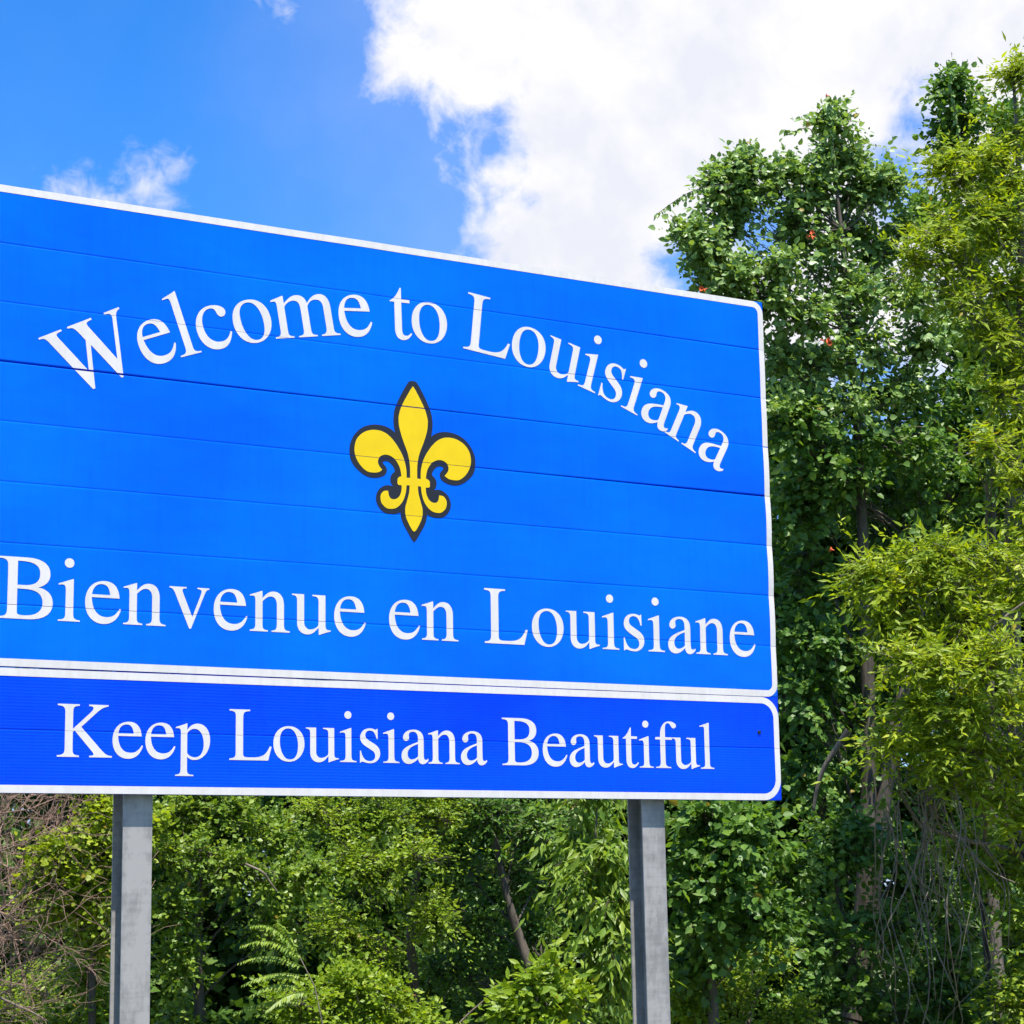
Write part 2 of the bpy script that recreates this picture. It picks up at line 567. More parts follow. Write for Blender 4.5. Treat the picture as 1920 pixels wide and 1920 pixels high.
for k in range(0, 2): plank(k, lower_panel, BLUE2)

# --- flat shapes on the sheet: polygon loops in metres -> film that follows the sheet and breaks at the joints
def film(name, loops, mat, parent, off=FILM, hole_eps=0.0):
    allv = [p for l in loops for p in l]
    tris = tessellate_polygon([[Vector((p[0], p[1], 0)) for p in l] for l in loops])
    bm = bmesh.new()
    bv = [bm.verts.new((p[0], 0, p[1])) for p in allv]
    for t in tris:
        try: bm.faces.new([bv[i] for i in t])
        except ValueError: pass
    xs = [p[0] for p in allv]; zs = [p[1] for p in allv]
    x0, x1, z0, z1 = min(xs), max(xs), min(zs), max(zs)
    def cut(co, no):
        bmesh.ops.bisect_plane(bm, geom=bm.verts[:]+bm.edges[:]+bm.faces[:], plane_co=co, plane_no=no, dist=1e-6)
    st = 0.10
    for i in range(int(math.ceil(x0/st)), int(math.floor(x1/st))+1):
        cut((i*st, 0, 0), (1, 0, 0))
    for i in range(0, 61):
        z = i*FT/6
        if z0 < z < z1 and i % 6:
            cut((0, 0, z), (0, 0, 1))
    gaps = []
    for kk in JOINTS:
        z = kk*FT
        gp = joint(kk, (x0+x1)/2)
        if z0 < z < z1:
            h = gp/2 + 0.0004
            cut((0, 0, z-h), (0, 0, 1)); cut((0, 0, z+h), (0, 0, 1))
            gaps.append((z-h, z+h))
    dead = [f for f in bm.faces if any(a < f.calc_center_median().z < b for a, b in gaps)]
    bmesh.ops.delete(bm, geom=dead, context='FACES')
    bm.normal_update()
    for f in bm.faces:
        if f.normal.y > 0: f.normal_flip()
    for v in bm.verts:
        u_, v_ = v.co.x, v.co.z
        # stay on the plank this film belongs to
        v.co.y = float(front(np.float64(u_), np.float64(v_), off))
        v.co.z = v_ + ZB
    me = bpy.data.meshes.new(name)
    bm.to_mesh(me); bm.free()
    me.materials.append(mat)
    return link(name, me, parent)

def rrect(u0, u1, v0, v1, r, n=10):
    pts = []
    for cx, cy, a0 in ((u1-r, v1-r, 0), (u0+r, v1-r, 90), (u0+r, v0+r, 180), (u1-r, v0+r, 270)):
        for i in range(n+1):
            a = math.radians(a0+90*i/n)
            pts.append((cx+r*math.cos(a), cy+r*math.sin(a)))
    return pts
def border(name, u0, u1, v0, v1, rad, w, parent, slope=0.0):
    o = rrect(u0, u1, v0, v1, rad)
    i = rrect(u0+w, u1-w, v0+w, v1-w, max(rad-w, 0.01))
    vm = (v0+v1)/2
    o, i = [[(a, b-(slope*(1-a/W) if b > vm else 0)) for a, b in q] for q in (o, i)]
    return film(name, [o, i[::-1]], WHITE, parent, 0.0013)
border('border', 0.0008, W-0.0008, 2*FT+0.0016, 10*FT-0.0003, 0.075, 0.038, upper_panel)
border('border', 0.0008, W-0.0008, 0.0004, 2*FT-0.0012, 0.125, 0.038, lower_panel, 0.006)

# --- serif letters, 1000 units to the em
G = {
'o': "M250 460 C118 460 29 370 29 226 C29 88 119 -10 248 -10 C377 -10 470 95 470 231 C470 370 378 460 250 460 Z M240 430 C325 430 378 335 378 205 C378 85 339 20 262 20 C221 20 185 43 161 90 C131 140 121 204 121 269 C121 370 164 430 240 430 Z",
'e': "M408 164 L424 157 C394 48 325 -10 228 -10 C104 -10 25 83 25 226 C25 370 113 460 237 460 C334 460 396 404 405 277 L97 277 C103 137 165 66 258 66 C324 66 365 91 408 164 Z M99 309 L301 309 C290 390 263 425 205 425 C148 425 109 385 99 309 Z",
'a': "M442 66 L442 40 C409 0 380 -10 355 -10 C316 -10 293 14 287 66 C240 18 190 -10 142 -10 C80 -10 37 36 37 100 C37 154 64 190 107 217 C145 241 187 257 287 294 L287 338 C287 400 261 430 213 430 C175 430 149 412 149 390 C149 380 150 375 151 364 C152 356 153 351 153 346 C153 323 131 302 106 302 C82 302 61 323 61 347 C61 405 125 460 222 460 C318 460 372 415 372 321 L372 125 C372 67 380 50 400 50 C415 50 426 55 442 66 Z M287 265 C180 230 128 190 128 127 C128 79 156 52 194 52 C222 52 287 80 287 107 Z",
'c': "M398 156 C360 94 324 66 264 66 C166 66 106 142 106 255 C106 360 162 430 230 430 C266 430 285 416 294 383 L299 364 C307 339 323 322 349 322 C378 322 400 346 400 373 C400 422 332 460 242 460 C118 460 25 362 25 222 C25 86 107 -10 231 -10 C316 -10 372 36 412 147 Z",
'n': "M492 0 L492 15 C436 20 422 33 422 86 L422 304 C422 409 372 460 300 460 C252 460 215 438 164 378 L164 458 L154 460 C105 442 75 432 14 412 L14 397 C23 400 35 401 46 401 C72 401 80 388 80 337 L80 87 C80 33 69 19 14 15 L14 0 L229 0 L229 15 C177 19 165 32 165 72 L165 342 C206 385 233 402 264 402 C310 402 337 370 337 303 L337 96 C337 32 325 19 273 15 L273 0 Z",
'm': "M775 0 L775 15 C720 20 706 34 706 84 L706 302 C706 407 665 460 591 460 C532 460 488 433 437 368 C420 433 382 460 323 460 C272 460 232 436 166 376 L166 458 L156 460 C105 442 74 433 14 413 L14 397 C28 400 40 401 50 401 C75 401 81 388 81 341 L81 86 C81 33 68 19 14 15 L14 0 L230 0 L230 15 C178 18 166 29 166 70 L166 340 C200 383 240 402 278 402 C330 402 352 370 352 302 L352 86 C352 30 340 18 286 15 L286 0 L503 0 L503 15 C450 18 437 29 437 80 L437 337 C464 382 499 402 536 402 C596 402 621 370 621 310 L621 92 C621 36 606 20 555 15 L555 0 Z",
'u': "M482 50 L474 50 C428 50 417 61 417 107 L417 450 L257 450 L257 435 C319 431 332 420 332 370 L332 135 C332 107 327 93 313 82 C286 60 256 49 227 49 C187 49 156 82 156 124 L156 450 L9 450 L9 436 C57 433 71 418 71 372 L71 120 C71 39 120 -10 192 -10 C228 -10 266 6 293 33 L333 74 L333 -7 L340 -9 C390 11 426 22 482 37 Z",
'i': "M255 0 L255 15 C189 20 180 30 180 102 L180 457 L172 460 L16 405 L16 390 C33 393 43 395 58 395 C88 395 95 375 95 328 L95 102 C95 29 85 19 15 15 L15 0 Z M182 632 C182 662 160 684 130 684 C101 684 78 661 78 632 C78 603 101 581 130 581 C160 581 182 603 182 632 Z",
'l': "M259 0 L259 15 C194 19 182 33 182 84 L182 681 L173 683 C128 666 92 655 17 632 L17 617 C42 622 54 623 62 623 C92 623 98 610 98 565 L98 87 C98 33 84 19 19 15 L19 0 Z",
't': "M258 450 L258 414 L156 414 L156 115 C156 64 170 42 203 42 C226 42 244 50 264 78 L279 66 C247 15 212 -10 167 -10 C102 -10 70 35 70 117 L70 414 L13 414 L13 424 C62 446 100 490 142 579 L156 579 L156 450 Z",
's': "M315 318 L299 318 C279 398 252 431 202 431 C160 431 131 405 131 368 C131 338 148 318 184 298 L262 254 C322 219 350 181 350 124 C350 48 286 -10 202 -10 C180 -10 151 -6 122 2 C102 8 90 10 79 10 C72 10 70 8 64 -3 L51 -3 L51 157 L67 157 C85 64 128 18 196 18 C246 18 276 47 276 91 C276 123 259 147 224 167 L171 197 C88 243 56 277 56 333 C56 408 115 460 199 460 C222 460 244 457 266 449 C276 445 284 443 289 443 C293 443 295 446 302 456 L313 456 Z",
'v': "M478 450 L478 435 C453 432 442 422 427 387 L276 4 C270 -10 264 -14 258 -14 C252 -14 247 -9 241 7 L83 378 C62 420 52 430 18 435 L18 450 L215 450 L215 435 C178 433 168 428 168 412 C168 404 170 394 176 380 L284 118 L378 366 C386 390 389 401 389 410 C389 426 377 433 340 435 L340 450 Z",
'p': "M162 458 L153 460 C102 440 65 428 8 410 L8 395 C20 396 25 396 32 396 C68 396 76 380 76 335 L76 -120 C76 -183 64 -197 4 -201 L4 -217 L248 -217 L248 -200 C172 -198 161 -187 161 -120 L161 30 C192 2 217 -10 257 -10 C378 -10 470 102 470 248 C470 374 402 460 303 460 C247 460 202 435 162 375 Z M161 323 C161 352 212 392 259 392 C335 392 384 315 384 197 C384 88 336 24 265 24 C220 24 161 57 161 87 Z",
'f': "M383 624 C383 600 365 583 341 583 C318 583 306 597 290 622 C271 650 260 657 240 657 C202 655 190 625 190 563 L190 450 L309 450 L309 414 L190 414 L190 104 C190 32 201 20 282 15 L282 0 L21 0 L21 15 C93 20 104 31 104 104 L104 414 L20 414 L20 450 L104 450 C104 540 115 582 147 625 C175 662 215 683 265 683 C330 683 383 655 383 624 Z",
'L': "M296 662 L296 643 C215 639 201 625 201 553 L201 86 C201 50 215 39 268 38 L330 38 C468 38 520 72 572 186 L598 181 L550 0 L12 0 L12 19 C82 24 99 37 99 106 L99 557 C99 626 88 637 12 643 L12 662 Z",
'B': "M17 643 C97 640 114 622 114 557 L114 109 C114 36 98 22 17 19 L17 0 L344 0 C503 0 598 67 598 180 C598 232 579 276 542 305 C514 327 487 338 438 347 C518 368 566 416 566 495 C566 608 470 662 312 662 L17 662 Z M216 622 L255 622 C390 622 457 583 457 495 C457 404 400 363 285 363 L216 363 Z M216 323 L290 323 C425 323 489 275 489 180 C489 92 420 39 298 39 C232 39 216 46 216 78 Z",
'K': "M34 662 L34 643 C110 639 132 622 132 556 L132 106 C132 40 112 23 34 19 L34 0 L314 0 L314 19 C240 23 232 42 232 106 L232 312 L254 332 L452 106 C490 62 500 50 500 38 C500 24 486 20 446 19 L446 0 L738 0 L738 19 C678 24 648 40 598 96 L338 378 L500 532 C580 606 615 636 684 643 L684 662 L434 662 L434 643 C476 642 490 635 490 617 C490 598 470 575 405 515 L232 352 L232 556 C232 622 240 639 314 643 L314 662 Z",
'W': "M935 662 L935 643 C895 638 880 622 858 562 L664 -4 L661 -11 L640 -11 L484 412 L330 -11 L306 -11 L85 590 C66 636 52 641 4 643 L4 662 L262 662 L262 643 C206 641 193 635 193 617 C193 606 197 592 204 574 L347 175 L454 472 L416 575 C392 632 377 640 330 643 L330 662 L608 662 L608 643 C553 640 538 634 538 615 C538 604 541 592 548 572 L682 180 L808 545 C820 575 824 590 824 602 C824 630 806 640 756 643 L756 662 Z",
}
ADV = dict(W=944, B=667, L=611, K=722, a=444, c=444, e=444, f=333, i=278, l=278, m=778, n=500, o=500, p=500, s=389, t=278, u=500, v=500)
def parse(d, n=9):
    t = d.split()
    loops, cur, i = [], [], 0
    while i < len(t):
        c = t[i][0]
        num = lambda q: float(q if q[0] not in 'MLC' else q[1:])
        if c == 'M':
            cur = [(num(t[i]), float(t[i+1]))]; i += 2
        elif c == 'L':
            cur.append((num(t[i]), float(t[i+1]))); i += 2
        elif c == 'C':
            p = [cur[-1], (num(t[i]), float(t[i+1])), (float(t[i+2]), float(t[i+3])), (float(t[i+4]), float(t[i+5]))]
            for k in range(1, n+1):
                s = k/n
                w = ((1-s)**3, 3*s*(1-s)**2, 3*s*s*(1-s), s**3)
                cur.append((sum(w[j]*p[j][0] for j in range(4)), sum(w[j]*p[j][1] for j in range(4))))
            i += 6
        elif c == 'Z':
            if abs(cur[0][0]-cur[-1][0])+abs(cur[0][1]-cur[-1][1]) < 1e-6: cur = cur[:-1]
            loops.append(cur); cur = []; i += 1
    return loops
GL = {k: parse(v) for k, v in G.items()}
def letter(ch, u, v, emx, emy, rot, parent):
    """u, v in feet: pen position; em in feet; rot clockwise degrees"""
    a = math.radians(rot)
    def tr(p):
        x, y = p[0]/1000*emx, p[1]/1000*emy
        return ((u + x*math.cos(a) + y*math.sin(a))*FT, (v - x*math.sin(a) + y*math.cos(a))*FT)
    loops = [[tr(p) for p in l] for l in GL[ch]]
    if ch == 'i':                               # stem and dot are two separate outlines
        o1 = film('letter', [loops[0]], WHITE, parent)
        o2 = film('letter_dot', [loops[1]], WHITE, parent)
        return o1
    return film('letter', loops, WHITE, parent)
# greeting on an arc
CU, CV, RAD = 8.119, -4.593, 12.8445
for ch, ang in [('W', -30.70), ('e', -23.95), ('l', -20.95), ('c', -19.12), ('o', -16.10), ('m', -12.68), ('e', -7.15), ('t', -2.55), ('o', -0.78),
                ('L', 4.14), ('o', 8.42), ('u', 11.90), ('i', 15.36), ('s', 17.20), ('i', 19.88), ('a', 21.72), ('n', 24.71), ('a', 28.20)]:
    half = ADV[ch]/2000*1.66
    da = math.degrees(half/RAD)
    mid = math.radians(ang+da)
    # glyph stands square to the arc at its own middle
    bu = CU + RAD*math.sin(mid) - half*math.cos(mid)
    bv = CV + RAD*math.cos(mid) + half*math.sin(mid)
    letter(ch, bu, bv, 1.66, 1.66, ang+da, upper_panel)
# second line
E2 = 1.515
for ch, u in [('B', 0.475), ('i', 1.466), ('e', 1.903), ('n', 2.575), ('v', 3.370), ('e', 4.153), ('n', 4.829), ('u', 5.617), ('e', 6.390),
              ('e', 7.464), ('n', 8.134), ('L', 9.420), ('o', 10.391), ('u', 11.158), ('i', 11.941), ('s', 12.360), ('i', 12.969),
              ('a', 13.388), ('n', 14.069), ('e', 14.850)]:
    letter(ch, u, 2.775, E2*1.02, E2, 0, upper_panel)
# third line
E3 = 1.285
for ch, u in [('K', 1.478), ('e', 2.418), ('e', 2.980), ('p', 3.531), ('L', 4.477), ('o', 5.254), ('u', 5.884), ('i', 6.521), ('s', 6.853),
              ('i', 7.351), ('a', 7.681), ('n', 8.244), ('a', 8.869), ('B', 9.745), ('e', 10.584), ('a', 11.139), ('u', 11.714),
              ('t', 12.337), ('i', 12.700), ('f', 13.060), ('u', 13.457), ('l', 14.085)]:
    letter(ch, u, 0.583, E3*1.02, E3, 0, lower_panel)

# --- fleur-de-lis
def inv_plane(px, py):
    v = ray(px, py)
    t = -CAM[1]/v[1]
    q = CAM + v*t
    return q[0], q[2]-ZB
def catmull(p, n=4):
    out = []
    for i in range(len(p)-1):
        p0, p1, p2, p3 = p[max(i-1, 0)], p[i], p[i+1], p[min(i+2, len(p)-1)]
        for k in range(n):
            t = k/n
            out.append(tuple(0.5*((2*p1[j])+(-p0[j]+p2[j])*t+(2*p0[j]-5*p1[j]+4*p2[j]-p3[j])*t*t+(-p0[j]+3*p1[j]-3*p2[j]+p3[j])*t**3) for j in (0, 1)))
    out.append(p[-1])
    return out
ZS = 5.4857
def trace(segs, ns=4):
    """left half in picture units; each segment smooth in itself; mirrored about the axis"""
    half = []
    for s in segs:
        m = [inv_plane(620+x/ZS, 690+y/ZS) for x, y in s]
        half += catmull(m, ns) if len(m) > 2 else m
    ax = 8.0*FT+0.004
    half = [(min(a, ax), b) for a, b in half]
    half[0] = (ax, half[0][1]); half[-1] = (ax, half[-1][1])
    clean = [half[0]]
    for q in half[1:]:
        if abs(q[0]-clean[-1][0])+abs(q[1]-clean[-1][1]) > 2e-4: clean.append(q)
    mir = [(2*ax-a, b) for a, b in clean[1:-1]]
    return clean + mir[::-1]
yellow_loop = trace([
    [(838, 188), (735, 375), (700, 480), (696, 540), (705, 620), (740, 740), (790, 880), (812, 1000), (815, 1130)],
    [(778, 1130), (778, 1080), (770, 1010), (745, 920), (700, 830), (650, 755), (590, 690), (520, 650), (440, 637), (370, 648), (310, 680), (265, 730), (243, 800), (243, 870), (265, 940), (310, 1010), (370, 1062), (430, 1076), (490, 1072), (528, 1048)],
    [(528, 1048), (505, 1020), (487, 985), (485, 950), (505, 912), (550, 893), (600, 900), (655, 935), (690, 985), (710, 1030), (722, 1085), (724, 1116)],
    [(700, 1122), (686, 1138)], [(684, 1185), (694, 1203)],
    [(728, 1208), (724, 1270), (700, 1325), (660, 1350), (620, 1345), (598, 1315), (588, 1264)],
    [(588, 1264), (545, 1266), (515, 1300), (510, 1345), (525, 1395), (570, 1440), (620, 1450), (670, 1440), (715, 1405), (750, 1350), (770, 1280), (778, 1208)],
    [(809, 1208), (805, 1280), (785, 1360), (765, 1440), (770, 1520), (800, 1600), (846, 1685)],
])
black_loop = trace([
    [(838, 134), (800, 144), (740, 240), (690, 340), (655, 430), (644, 530), (650, 610), (662, 668)],
    [(662, 668), (620, 630), (560, 600), (500, 585), (430, 583), (350, 600), (290, 635), (235, 695), (200, 770), (190, 840), (200, 930), (235, 1000), (290, 1060), (360, 1110), (430, 1130), (500, 1125), (555, 1100), (577, 1060), (572, 1025), (550, 995), (532, 972)],
    [(532, 972), (555, 957), (590, 962), (630, 995), (655, 1040), (655, 1070), (630, 1090), (613, 1130), (618, 1180), (640, 1217)],
    [(640, 1217), (590, 1205), (540, 1215), (490, 1255), (465, 1320), (470, 1380), (500, 1440), (550, 1485), (620, 1505), (680, 1497), (718, 1482)],
    [(718, 1482), (722, 1530), (742, 1595), (782, 1672), (848, 1792)],
])
eo = film('emblem_outline', [black_loop], BLACK, upper_panel, 0.0014)
eo['label'] = 'black outline of the lily emblem'
ef = film('emblem_fill', [yellow_loop], YELLOW, upper_panel, 0.0030)
ef['label'] = 'yellow lily emblem'

# bolt on the lower panel
def bolt(u, v, parent):
    b = MB()
    y = front(u*FT, v*FT)
    b.tube([(u*FT, y+0.004, ZB+v*FT), (u*FT, y-0.006, ZB+v*FT)], [0.013, 0.010], 10)
    return b.build('bolt', BLACK, parent)
bolt(15.517, 1.307, lower_panel)

# posts: wide-flange steel beams
def post(u):
    hw, d0, dp, tf, tw = 0.0765, 0.0545, 0.152, 0.008, 0.007
    zt = ZB+9.6*FT
    p = MB().box(u-tw/2, u+tw/2, d0+tf, d0+dp-tf, -0.4, zt).build('post', GALV, sign)
    for a, nm in ((d0, 'flange'), (d0+dp-tf, 'flange')):
        b = MB()
        b.box(u-hw, u+hw, a, a+tf, -0.4, zt)
        o = b.build(nm, GALV, p)
    p['label'] = 'galvanised steel beam post'
    return p
post(2.972*FT)
post(13.12*FT)

# ------------------------------------------------------------------ foliage tools
UP = np.array([0, 0, 1.0])
DM = 13.0                                    # overall leafiness
SHAPES = {
    # ring of (across, along, lift); first = base, fan centre last
    'ovate': ([(0, 0, 0), (-.42, .22, .07), (-.36, .62, .05), (0, 1.0, -.10), (.36, .62, .05), (.42, .22, .07)], (0, .42, -.03)),
    'lance': ([(0, 0, 0), (-.5, .38, .10), (0, 1.0, -.08), (.5, .38, .10)], None),
    'small': ([(0, 0, 0), (-.5, .45, .08), (0, 1.0, -.05), (.5, .45, .08)], None),
}
def norm(a):
    return a/(np.linalg.norm(a, axis=-1, keepdims=True)+1e-9)
def leaf_arrays(P, A, Nn, L, Wd, shape):
    ring, cen = SHAPES[shape]
    A = norm(A)
    S = norm(np.cross(A, Nn))
    Nn = np.cross(S, A)
    tm = np.array(ring + ([cen] if cen else []))
    n, m = len(P), len(tm)
    V = (P[:, None, :] + A[:, None, :]*(tm[None, :, 1:2]*L[:, None, None])
         + S[:, None, :]*(tm[None, :, 0:1]*Wd[:, None, None]) + Nn[:, None, :]*(tm[None, :, 2:3]*Wd[:, None, None]))
    k = len(ring)
    if cen:
        F0 = np.array([(k, i, (i+1) % k) for i in range(k)])
    else:
        F0 = np.array([(0, 2, 1), (0, 3, 2)])
    F = (F0[None] + (np.arange(n)*m)[:, None, None]).reshape(-1, 3)
    return V.reshape(-1, 3), F, m
def leaf_mesh(name, P, A, Nn, L, Wd, T, shape, mat):
    V, F, m = leaf_arrays(P, A, Nn, L, Wd, shape)
    return mesh_np(name, V, F, mat, False, {'tint': np.repeat(T, m)})

def clumps_of(rng, lobes, per=9, csize=0.42):
    """break each lobe (centre, radii) into smaller leaf clumps sitting on and in it"""
    out = []
    for c, r in lobes:
        c = np.asarray(c); r = np.asarray(r)
        k = max(3, int(per*(0.6+0.4*rng.random())))
        for _ in range(k):
            d = norm(rng.normal(size=3))
            q = rng.uniform(0.30, 0.92)
            s = csize*rng.uniform(0.6, 1.25)
            out.append((c+d*r*q, r*s))
    return out
def sprays(rng, clumps, dens, L, nleaf, droop=0.25, upb=0.35):
    """leafy twigs through the clumps -> arrays of starts, directions, outward vectors"""
    S, Dv, O, CT = [], [], [], []
    for c, r in clumps:
        a = (r[0]*r[1]+r[0]*r[2]+r[1]*r[2])/3 + 0.012
        n = max(1, int(DM*dens*a*rng.uniform(0.25, 1.75)))
        d = norm(rng.normal(size=(n, 3)))
        q = rng.uniform(0.0, 1.15, size=(n, 1))**0.7
        S.append(c + d*r*q)
        O.append(d)
        CT.append(np.full(n, rng.random()))
        Dv.append(norm(d*0.75 + UP*upb + rng.normal(size=(n, 3))*0.55))
    return np.concatenate(S), np.concatenate(Dv), np.concatenate(O), np.concatenate(CT)
def leaves_on(rng, S, Dv, O, CT, L, nleaf, ll, lw, droop, hang, flat=1.0):
    n = len(S)
    P, A, Nn = [], [], []
    side = norm(np.cross(Dv, UP + 0.01))
    Ls = L*rng.uniform(0.45, 1.6, size=(n, 1))
    for k in range(nleaf):
        t = (k+0.6)/nleaf
        p = S + Dv*Ls*t + UP*(-droop)*Ls*t*t
        sg = 1 if k % 2 else -1
        tip = 1.0 if k == nleaf-1 else 0.0
        a = Dv*(0.55+tip) + side*sg*(0.85*(1-tip)) - UP*hang + rng.normal(size=(n, 3))*0.30
        nn = UP*flat*0.62 + O*0.45 + np.array([-0.12, -0.70, 0.0]) + rng.normal(size=(n, 3))*0.60
        P.append(p + rng.normal(size=(n, 3))*0.012); A.append(a); Nn.append(nn)
    P = np.concatenate(P); A = np.concatenate(A); Nn = np.concatenate(Nn)
    m = len(P)
    l = 1.15*ll*rng.uniform(0.45, 1.4, m)
    w = lw*rng.uniform(0.8, 1.2, m)*l/ll
    base = np.tile(CT*0.4+rng.uniform(0, 1, n)*0.2, nleaf)
    T = np.clip(base + rng.uniform(0, 1, m)*0.38, 0, 0.94)
    T = np.where(rng.random(m) < 0.004, 0.99, T)
    return P, A, Nn, l, w, T
def twig_mesh(rng, S, Dv, L, droop, rad, mat, frac=1.0):
    k = np.where(rng.random(len(S)) < frac)[0]
    S, Dv = S[k], Dv[k]
    n = len(S)
    pts = [S - Dv*L*0.35, S + Dv*L*0.45 - UP*droop*L*0.2, S + Dv*L - UP*droop*L]
    rr = [rad, rad*0.7, rad*0.3]
    a = norm(np.cross(Dv, UP+0.02)); b = np.cross(Dv, a)
    V = np.zeros((n, 9, 3))
    for i, p in enumerate(pts):
        for q in range(3):
            th = 2*math.pi*q/3
            V[:, i*3+q] = p + rr[i]*(a*math.cos(th)+b*math.sin(th))
    F0 = []
    for i in range(2):
        for q in range(3):
            F0.append((i*3+q, i*3+(q+1) % 3, (i+1)*3+(q+1) % 3, (i+1)*3+q))
    F = (np.array(F0)[None]+(np.arange(n)*9)[:, None, None]).reshape(-1, 4)
    return mesh_np('twigs', V.reshape(-1, 3), F, mat, True)
def wobble(rng, a, b, n, amp, sag=0.0):
    a = np.asarray(a, float); b = np.asarray(b, float)
    out = []
    L = np.linalg.norm(b-a)
    off = rng.normal(size=(3, 3))*amp*L
    for i in range(n+1):
        t = i/n
        o = off[0]*math.sin(math.pi*t) + off[1]*math.sin(2*math.pi*t)*0.5 + off[2]*math.sin(3*math.pi*t)*0.3
        out.append(a+(b-a)*t+o + UP*(-sag*L*math.sin(math.pi*t)))
    return out
LIBLEAF = {}
def px_lobes(lst, depth_k=0.9, shrink=0.0):
    """(px, py, D, rx, ry) in the photo's scale -> centre and radii in metres"""
    out = []
    for x, y, D, rx, ry in lst:
        k = D/FPX
        a, b = max(rx*k-shrink, 0.35*rx*k), max(ry*k-shrink, 0.35*ry*k)
        out.append((pt(x, y, D), np.array([a, max(a, b)*depth_k, b])))
    return out
def plant(name, label, cat, lobes, seed, leafm, shape, ll, lw, twigL, nleaf, dens, root=None, trunk_r=0.09, barkm=None,
          droop=0.25, hang=0.2, per=12, csize=0.34, upb=0.35, group=None, leaf_parts=0, limb=True, flat=1.0, twig_frac=0.35, crown='crown', sat=1, shoots=5):
    rng = np.random.default_rng(seed)
    barkm = barkm or BARK
    lob = px_lobes(lobes, 0.9, twigL*0.55)
    cs = np.array([c for c, r in lob])
    main = list(lob)
    for c, r in main:
        for _ in range(sat):
            lob.append((c + norm(rng.normal(size=3))*r*rng.uniform(0.75, 1.25), r*rng.uniform(0.25, 0.5)))
    if root is None:
        m = cs.mean(0)
        root = (m[0], m[1]+0.3)
    base = np.array([root[0], root[1], -0.1])
    th = empty(name, (base[0], base[1], 0.0))
    tag(th, label, cat, group)
    # trunk rises to the highest lobe
    top = cs[np.argmax(cs[:, 2])]
    rad0 = trunk_r
    tp = wobble(rng, base, top, 10, 0.025)
    b = MB()
    b.tube(tp, [rad0*(1.25 if i == 0 else 1.0)*(1-0.93*i/10)**0.9 for i in range(11)], 9)
    b.build('trunk', barkm, th, True)
    tp = np.array(tp)
    cl = clumps_of(rng, lob, per, csize)
    if limb:
        for c, r in main:
            if np.linalg.norm(c-top) < 0.05: continue
            # leave the trunk below the lobe
            want = c[2]-0.45*np.linalg.norm((c-top)[:2])-0.3
            i = int(np.argmin(np.abs(tp[:, 2]-max(want, 0.3))))
            w = wobble(rng, tp[i], c, 6, 0.05)
            rr = max(0.008, rad0*0.24*(1-0.07*i))
            bb = MB().tube(w, [rr*(1-0.75*q/6) for q in range(7)], 6)
            for c2, r2 in cl:
                if np.linalg.norm(c2-c) < np.linalg.norm(r)*0.75 and rng.random() < 0.6:
                    s0 = w[int(rng.integers(3, 7))]
                    ww = wobble(rng, s0, c2, 4, 0.08)
                    bb.tube(ww, [rr*0.34*(1-0.7*q/4) for q in range(5)], 4)
            bb.build('branch', barkm, th, True)
    S, Dv, O, CT = sprays(rng, cl, dens, twigL, nleaf, droop, upb)
    P, A, Nn, l, w, T = leaves_on(rng, S, Dv, O, CT, twigL, nleaf, ll, lw, droop, hang, flat)
    if shoots:
        # long young shoots standing out of the mass
        S2, D2, O2 = [], [], []
        for c, r in main:
            d = norm(rng.normal(size=(shoots, 3)) + UP*0.3)
            S2.append(c + d*r*0.9); O2.append(d)
            D2.append(norm(d*0.8 + UP*(upb+0.1) + rng.normal(size=(shoots, 3))*0.35))
        S2, D2, O2 = np.concatenate(S2), np.concatenate(D2), np.concatenate(O2)
        q = leaves_on(rng, S2, D2, O2, rng.random(len(S2)), twigL*1.8, int(nleaf*1.8), ll*0.9, lw*0.9, droop, hang, flat)
        P, A, Nn, l, w, T = [np.concatenate([a_, b_]) for a_, b_ in zip((P, A, Nn, l, w, T), q)]
        S, Dv = np.concatenate([S, S2]), np.concatenate([Dv, D2])
    if leaf_parts:
        # the leaves nearest the viewer are separate parts
        dist = (P-CAM) @ FWD
        score = -dist + rng.random(len(P))*0.8
        idx = np.argsort(-score)[:leaf_parts*5]
        idx = rng.permutation(idx)[:leaf_parts]
        keep = np.ones(len(P), bool); keep[idx] = False
        lib = []
        for q in range(5):
            k = (shape, leafm.name, q)
            if k not in LIBLEAF:
                one = np.ones(1)
                LIBLEAF[k] = leaf_mesh('leaf', np.zeros((1, 3)), np.array([[0, 1.0, 0]]), np.array([[0, 0, 1.0]]), one, one*lw/ll, one*(0.15+0.18*q), shape, leafm)
            lib.append(LIBLEAF[k])
        for j in idx:
            a = norm(A[j]); s = norm(np.cross(a, Nn[j])); nn = np.cross(s, a)
            o = bpy.data.objects.new('leaf', lib[int(rng.integers(5))])
            col.objects.link(o)
            o.parent = th
            k = l[j]
            rel = P[j]-np.array(th.location)
            o.matrix_local = Matrix(((s[0]*k, a[0]*k, nn[0]*k, rel[0]), (s[1]*k, a[1]*k, nn[1]*k, rel[1]), (s[2]*k, a[2]*k, nn[2]*k, rel[2]), (0, 0, 0, 1)))
        P, A, Nn, l, w, T = P[keep], A[keep], Nn[keep], l[keep], w[keep], T[keep]
    o = link(crown, leaf_mesh('crown', P, A, Nn, l, w, T, shape, leafm), th)
    o['kind'] = 'stuff'
    tw = link('twigs', twig_mesh(rng, S, Dv, twigL, droop, 0.004+0.004*twigL, barkm, twig_frac), th)
    tw['kind'] = 'stuff'
    STATS.append((name, len(P)))
    return th
STATS = []

